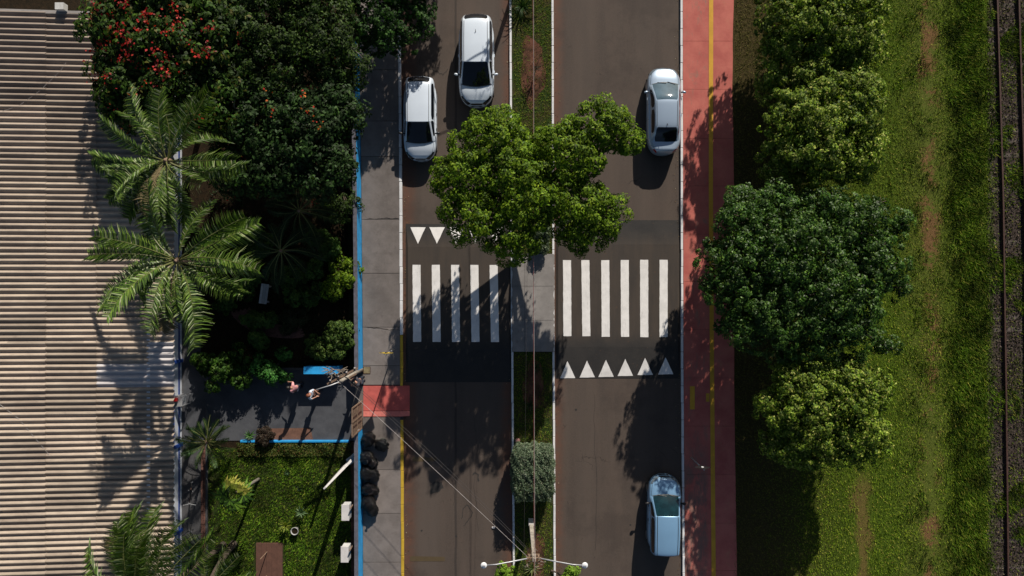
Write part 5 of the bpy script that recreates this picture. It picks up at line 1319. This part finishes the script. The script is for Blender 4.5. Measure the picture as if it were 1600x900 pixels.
b.build('leg', M['steel'], t); MB().box((-.06, .1, 1.0), (.16, .16, .16)).build('red_box', M['lamp_red'], t)

# ------------------------------------------------------------------ people
def person(label, px, py, rz, joints, shirt, pants, hairm, longhair=False, hold=None, sleeve=True):
    t = thing('person', label, 'person', (X(px), Y(py), .08), rz); t.scale = (.92, .92, .95)
    J = dict(pelvis=(0, 0, .93), waist=(0, 0, 1.08), chest=(0, .0, 1.28), neck=(0, .0, 1.45), throat=(0, .01, 1.50), head=(0, .02, 1.58), crown=(0, .01, 1.68),
             lhip=(-.09, 0, .88), lknee=(-.10, .03, .48), lank=(-.10, 0, .09), ltoe=(-.11, .14, .04), rhip=(.09, 0, .88), rknee=(.10, .03, .48), rank=(.10, 0, .09), rtoe=(.11, .14, .04),
             lsh=(-.18, 0, 1.40), lel=(-.24, 0, 1.12), lwr=(-.24, .12, .90), rsh=(.18, 0, 1.40), rel=(.24, 0, 1.12), rwr=(.24, .12, .90))
    J.update(joints)
    Rr = dict(pelvis=.13, waist=.115, chest=.13, neck=.058, throat=.055, head=.088, crown=.066, lhip=.085, lknee=.055, lank=.038, ltoe=.034, rhip=.085, rknee=.055, rank=.038, rtoe=.034, lsh=.055, lel=.04, lwr=.026, rsh=.055, rel=.04, rwr=.026, nose=.014)
    hd = Vector(J['head']); J['nose'] = tuple(hd + (Vector(J['crown']) - hd).length * Vector((0, 0, 0)) + Vector((0, .098, -.01)))
    E = [('pelvis', 'waist'), ('waist', 'chest'), ('chest', 'neck'), ('neck', 'throat'), ('throat', 'head'), ('head', 'crown'), ('head', 'nose'), ('pelvis', 'lhip'), ('lhip', 'lknee'), ('lknee', 'lank'), ('lank', 'ltoe'), ('pelvis', 'rhip'), ('rhip', 'rknee'), ('rknee', 'rank'), ('rank', 'rtoe'),
         ('chest', 'lsh'), ('lsh', 'lel'), ('lel', 'lwr'), ('chest', 'rsh'), ('rsh', 'rel'), ('rel', 'rwr')]
    for s in 'lr':
        w = Vector(J[s + 'wr']); d = (w - Vector(J[s + 'el'])).normalized(); sd = d.cross(Vector((0, 0, 1)));
        sd = sd.normalized() if sd.length > .05 else Vector((0, 1, 0)); sg = -1 if s == 'l' else 1
        J[s + 'palm'] = tuple(w + d * .06); Rr[s + 'palm'] = .030; E.append((s + 'wr', s + 'palm'))
        for k, (o_, l) in enumerate(((-.032, .062), (-.011, .074), (.011, .070), (.032, .056))):
            J[s + f'k{k}'] = tuple(w + d * .10 + sd * o_); J[s + f'f{k}'] = tuple(w + d * (.10 + l * .6) + sd * o_ * 1.1 + Vector((0, 0, -.012))); J[s + f'e{k}'] = tuple(w + d * (.10 + l) + sd * o_ * 1.1 + Vector((0, 0, -.03)))
            for q, rr_ in ((f'k{k}', .011), (f'f{k}', .0095), (f'e{k}', .007)): Rr[s + q] = rr_
            E += [(s + 'palm', s + f'k{k}'), (s + f'k{k}', s + f'f{k}'), (s + f'f{k}', s + f'e{k}')]
        J[s + 't1'] = tuple(w + d * .05 + sd * sg * -.05); J[s + 't2'] = tuple(w + d * .085 + sd * sg * -.065); Rr[s + 't1'] = .012; Rr[s + 't2'] = .009
        E += [(s + 'palm', s + 't1'), (s + 't1', s + 't2')]
    def skin(nm, names, edges, extra, m, lv=1):
        me = bpy.data.meshes.new(nm); idx = {n: i for i, n in enumerate(names)}
        me.from_pydata([J[n] for n in names], [(idx[a], idx[b]) for a, b in edges if a in idx and b in idx], []); o = link(nm, me, m, t)
        o.modifiers.new('skin', 'SKIN')
        for i, n in enumerate(names):
            sv = me.skin_vertices[0].data[i]; sv.radius = (Rr[n] + extra, (Rr[n] + extra) * (.8 if n in ('pelvis', 'waist', 'chest') else 1)); sv.use_root = (i == 0)
        ss = o.modifiers.new('subsurf', 'SUBSURF'); ss.levels = lv; ss.render_levels = lv + 1; smooth(me)
        return o
    skin('body', list(J.keys()), E, 0, M['skin'])
    sh = ['chest', 'waist', 'lsh', 'rsh'] + (['lel', 'rel'] if sleeve else [])
    skin('shirt', sh + ['pelvis'], E, .018, shirt)
    skin('trousers', ['pelvis', 'lhip', 'lknee', 'lank', 'rhip', 'rknee', 'rank'], E, .014, pants)
    bm = bmesh.new(); bmesh.ops.create_uvsphere(bm, u_segments=14, v_segments=10, radius=1)
    for v in bm.verts:
        k = 1.0
        if v.co.y > .35 and v.co.z < .45: k = .72
        v.co = Vector((v.co.x * .105 * k, v.co.y * .118 * k - .012, v.co.z * .125 * k - (.10 if longhair and v.co.z < -.2 and v.co.y < .1 else 0)))
    me = bpy.data.meshes.new('hair'); bm.to_mesh(me); bm.free(); smooth(me); h = link('hair', me, hairm, t); h.location = (Vector(J['head']) + Vector(J['crown'])) / 2 + Vector((0, -.005, .015))
    if longhair: pass
    for s in (-1, 1): MB().lathe([(.001, -.008), (.010, 0), (.001, .008)], Vector(J['head']) + Vector((s * .032, .083, .02)), 8).build('eye', M['plastic'], t)
    for s in (-1, 1): MB().box(Vector(J[('l' if s < 0 else 'r') + 'ank']) + Vector((0, .05, -.045)), (.09, .25, .07)).build('shoe', M['plastic'], t, bevel=.015)
    return t
person('person in a pink shirt on the driveway reaching one arm forward', 473, 601, R(70), dict(chest=(0, .09, 1.27), neck=(0, .17, 1.42), throat=(0, .20, 1.45), head=(0, .25, 1.50), crown=(0, .27, 1.60), lsh=(-.18, .12, 1.37), rsh=(.18, .12, 1.37), lel=(-.24, .02, 1.15), lwr=(-.22, .02, .92), rel=(.26, .22, 1.18), rwr=(.20, .38, 1.12)), M['pink'], M['denim'], M['hair'])
person('person in a white and blue top with brown hair on the driveway', 497, 610, R(-100), dict(lel=(-.25, .10, 1.15), lwr=(-.13, .28, 1.10), rel=(.25, .08, 1.15), rwr=(.12, .26, 1.08), lknee=(-.1, .12, .50), lank=(-.1, .12, .10), rank=(.1, -.15, .12)), M['whiteblue'], M['tilebrown'], M['hairbrown'], True)
person('person in charcoal clothes standing at the gate pole', 569, 591, R(100), dict(lel=(-.27, .12, 1.13), lwr=(-.2, .35, 1.02), rel=(.27, .12, 1.13), rwr=(.16, .36, 1.05), chest=(0, .07, 1.27), neck=(0, .13, 1.43), throat=(0, .15, 1.47), head=(0, .19, 1.53), crown=(0, .2, 1.63)), M['darkcloth'], M['denim'], M['hair'])
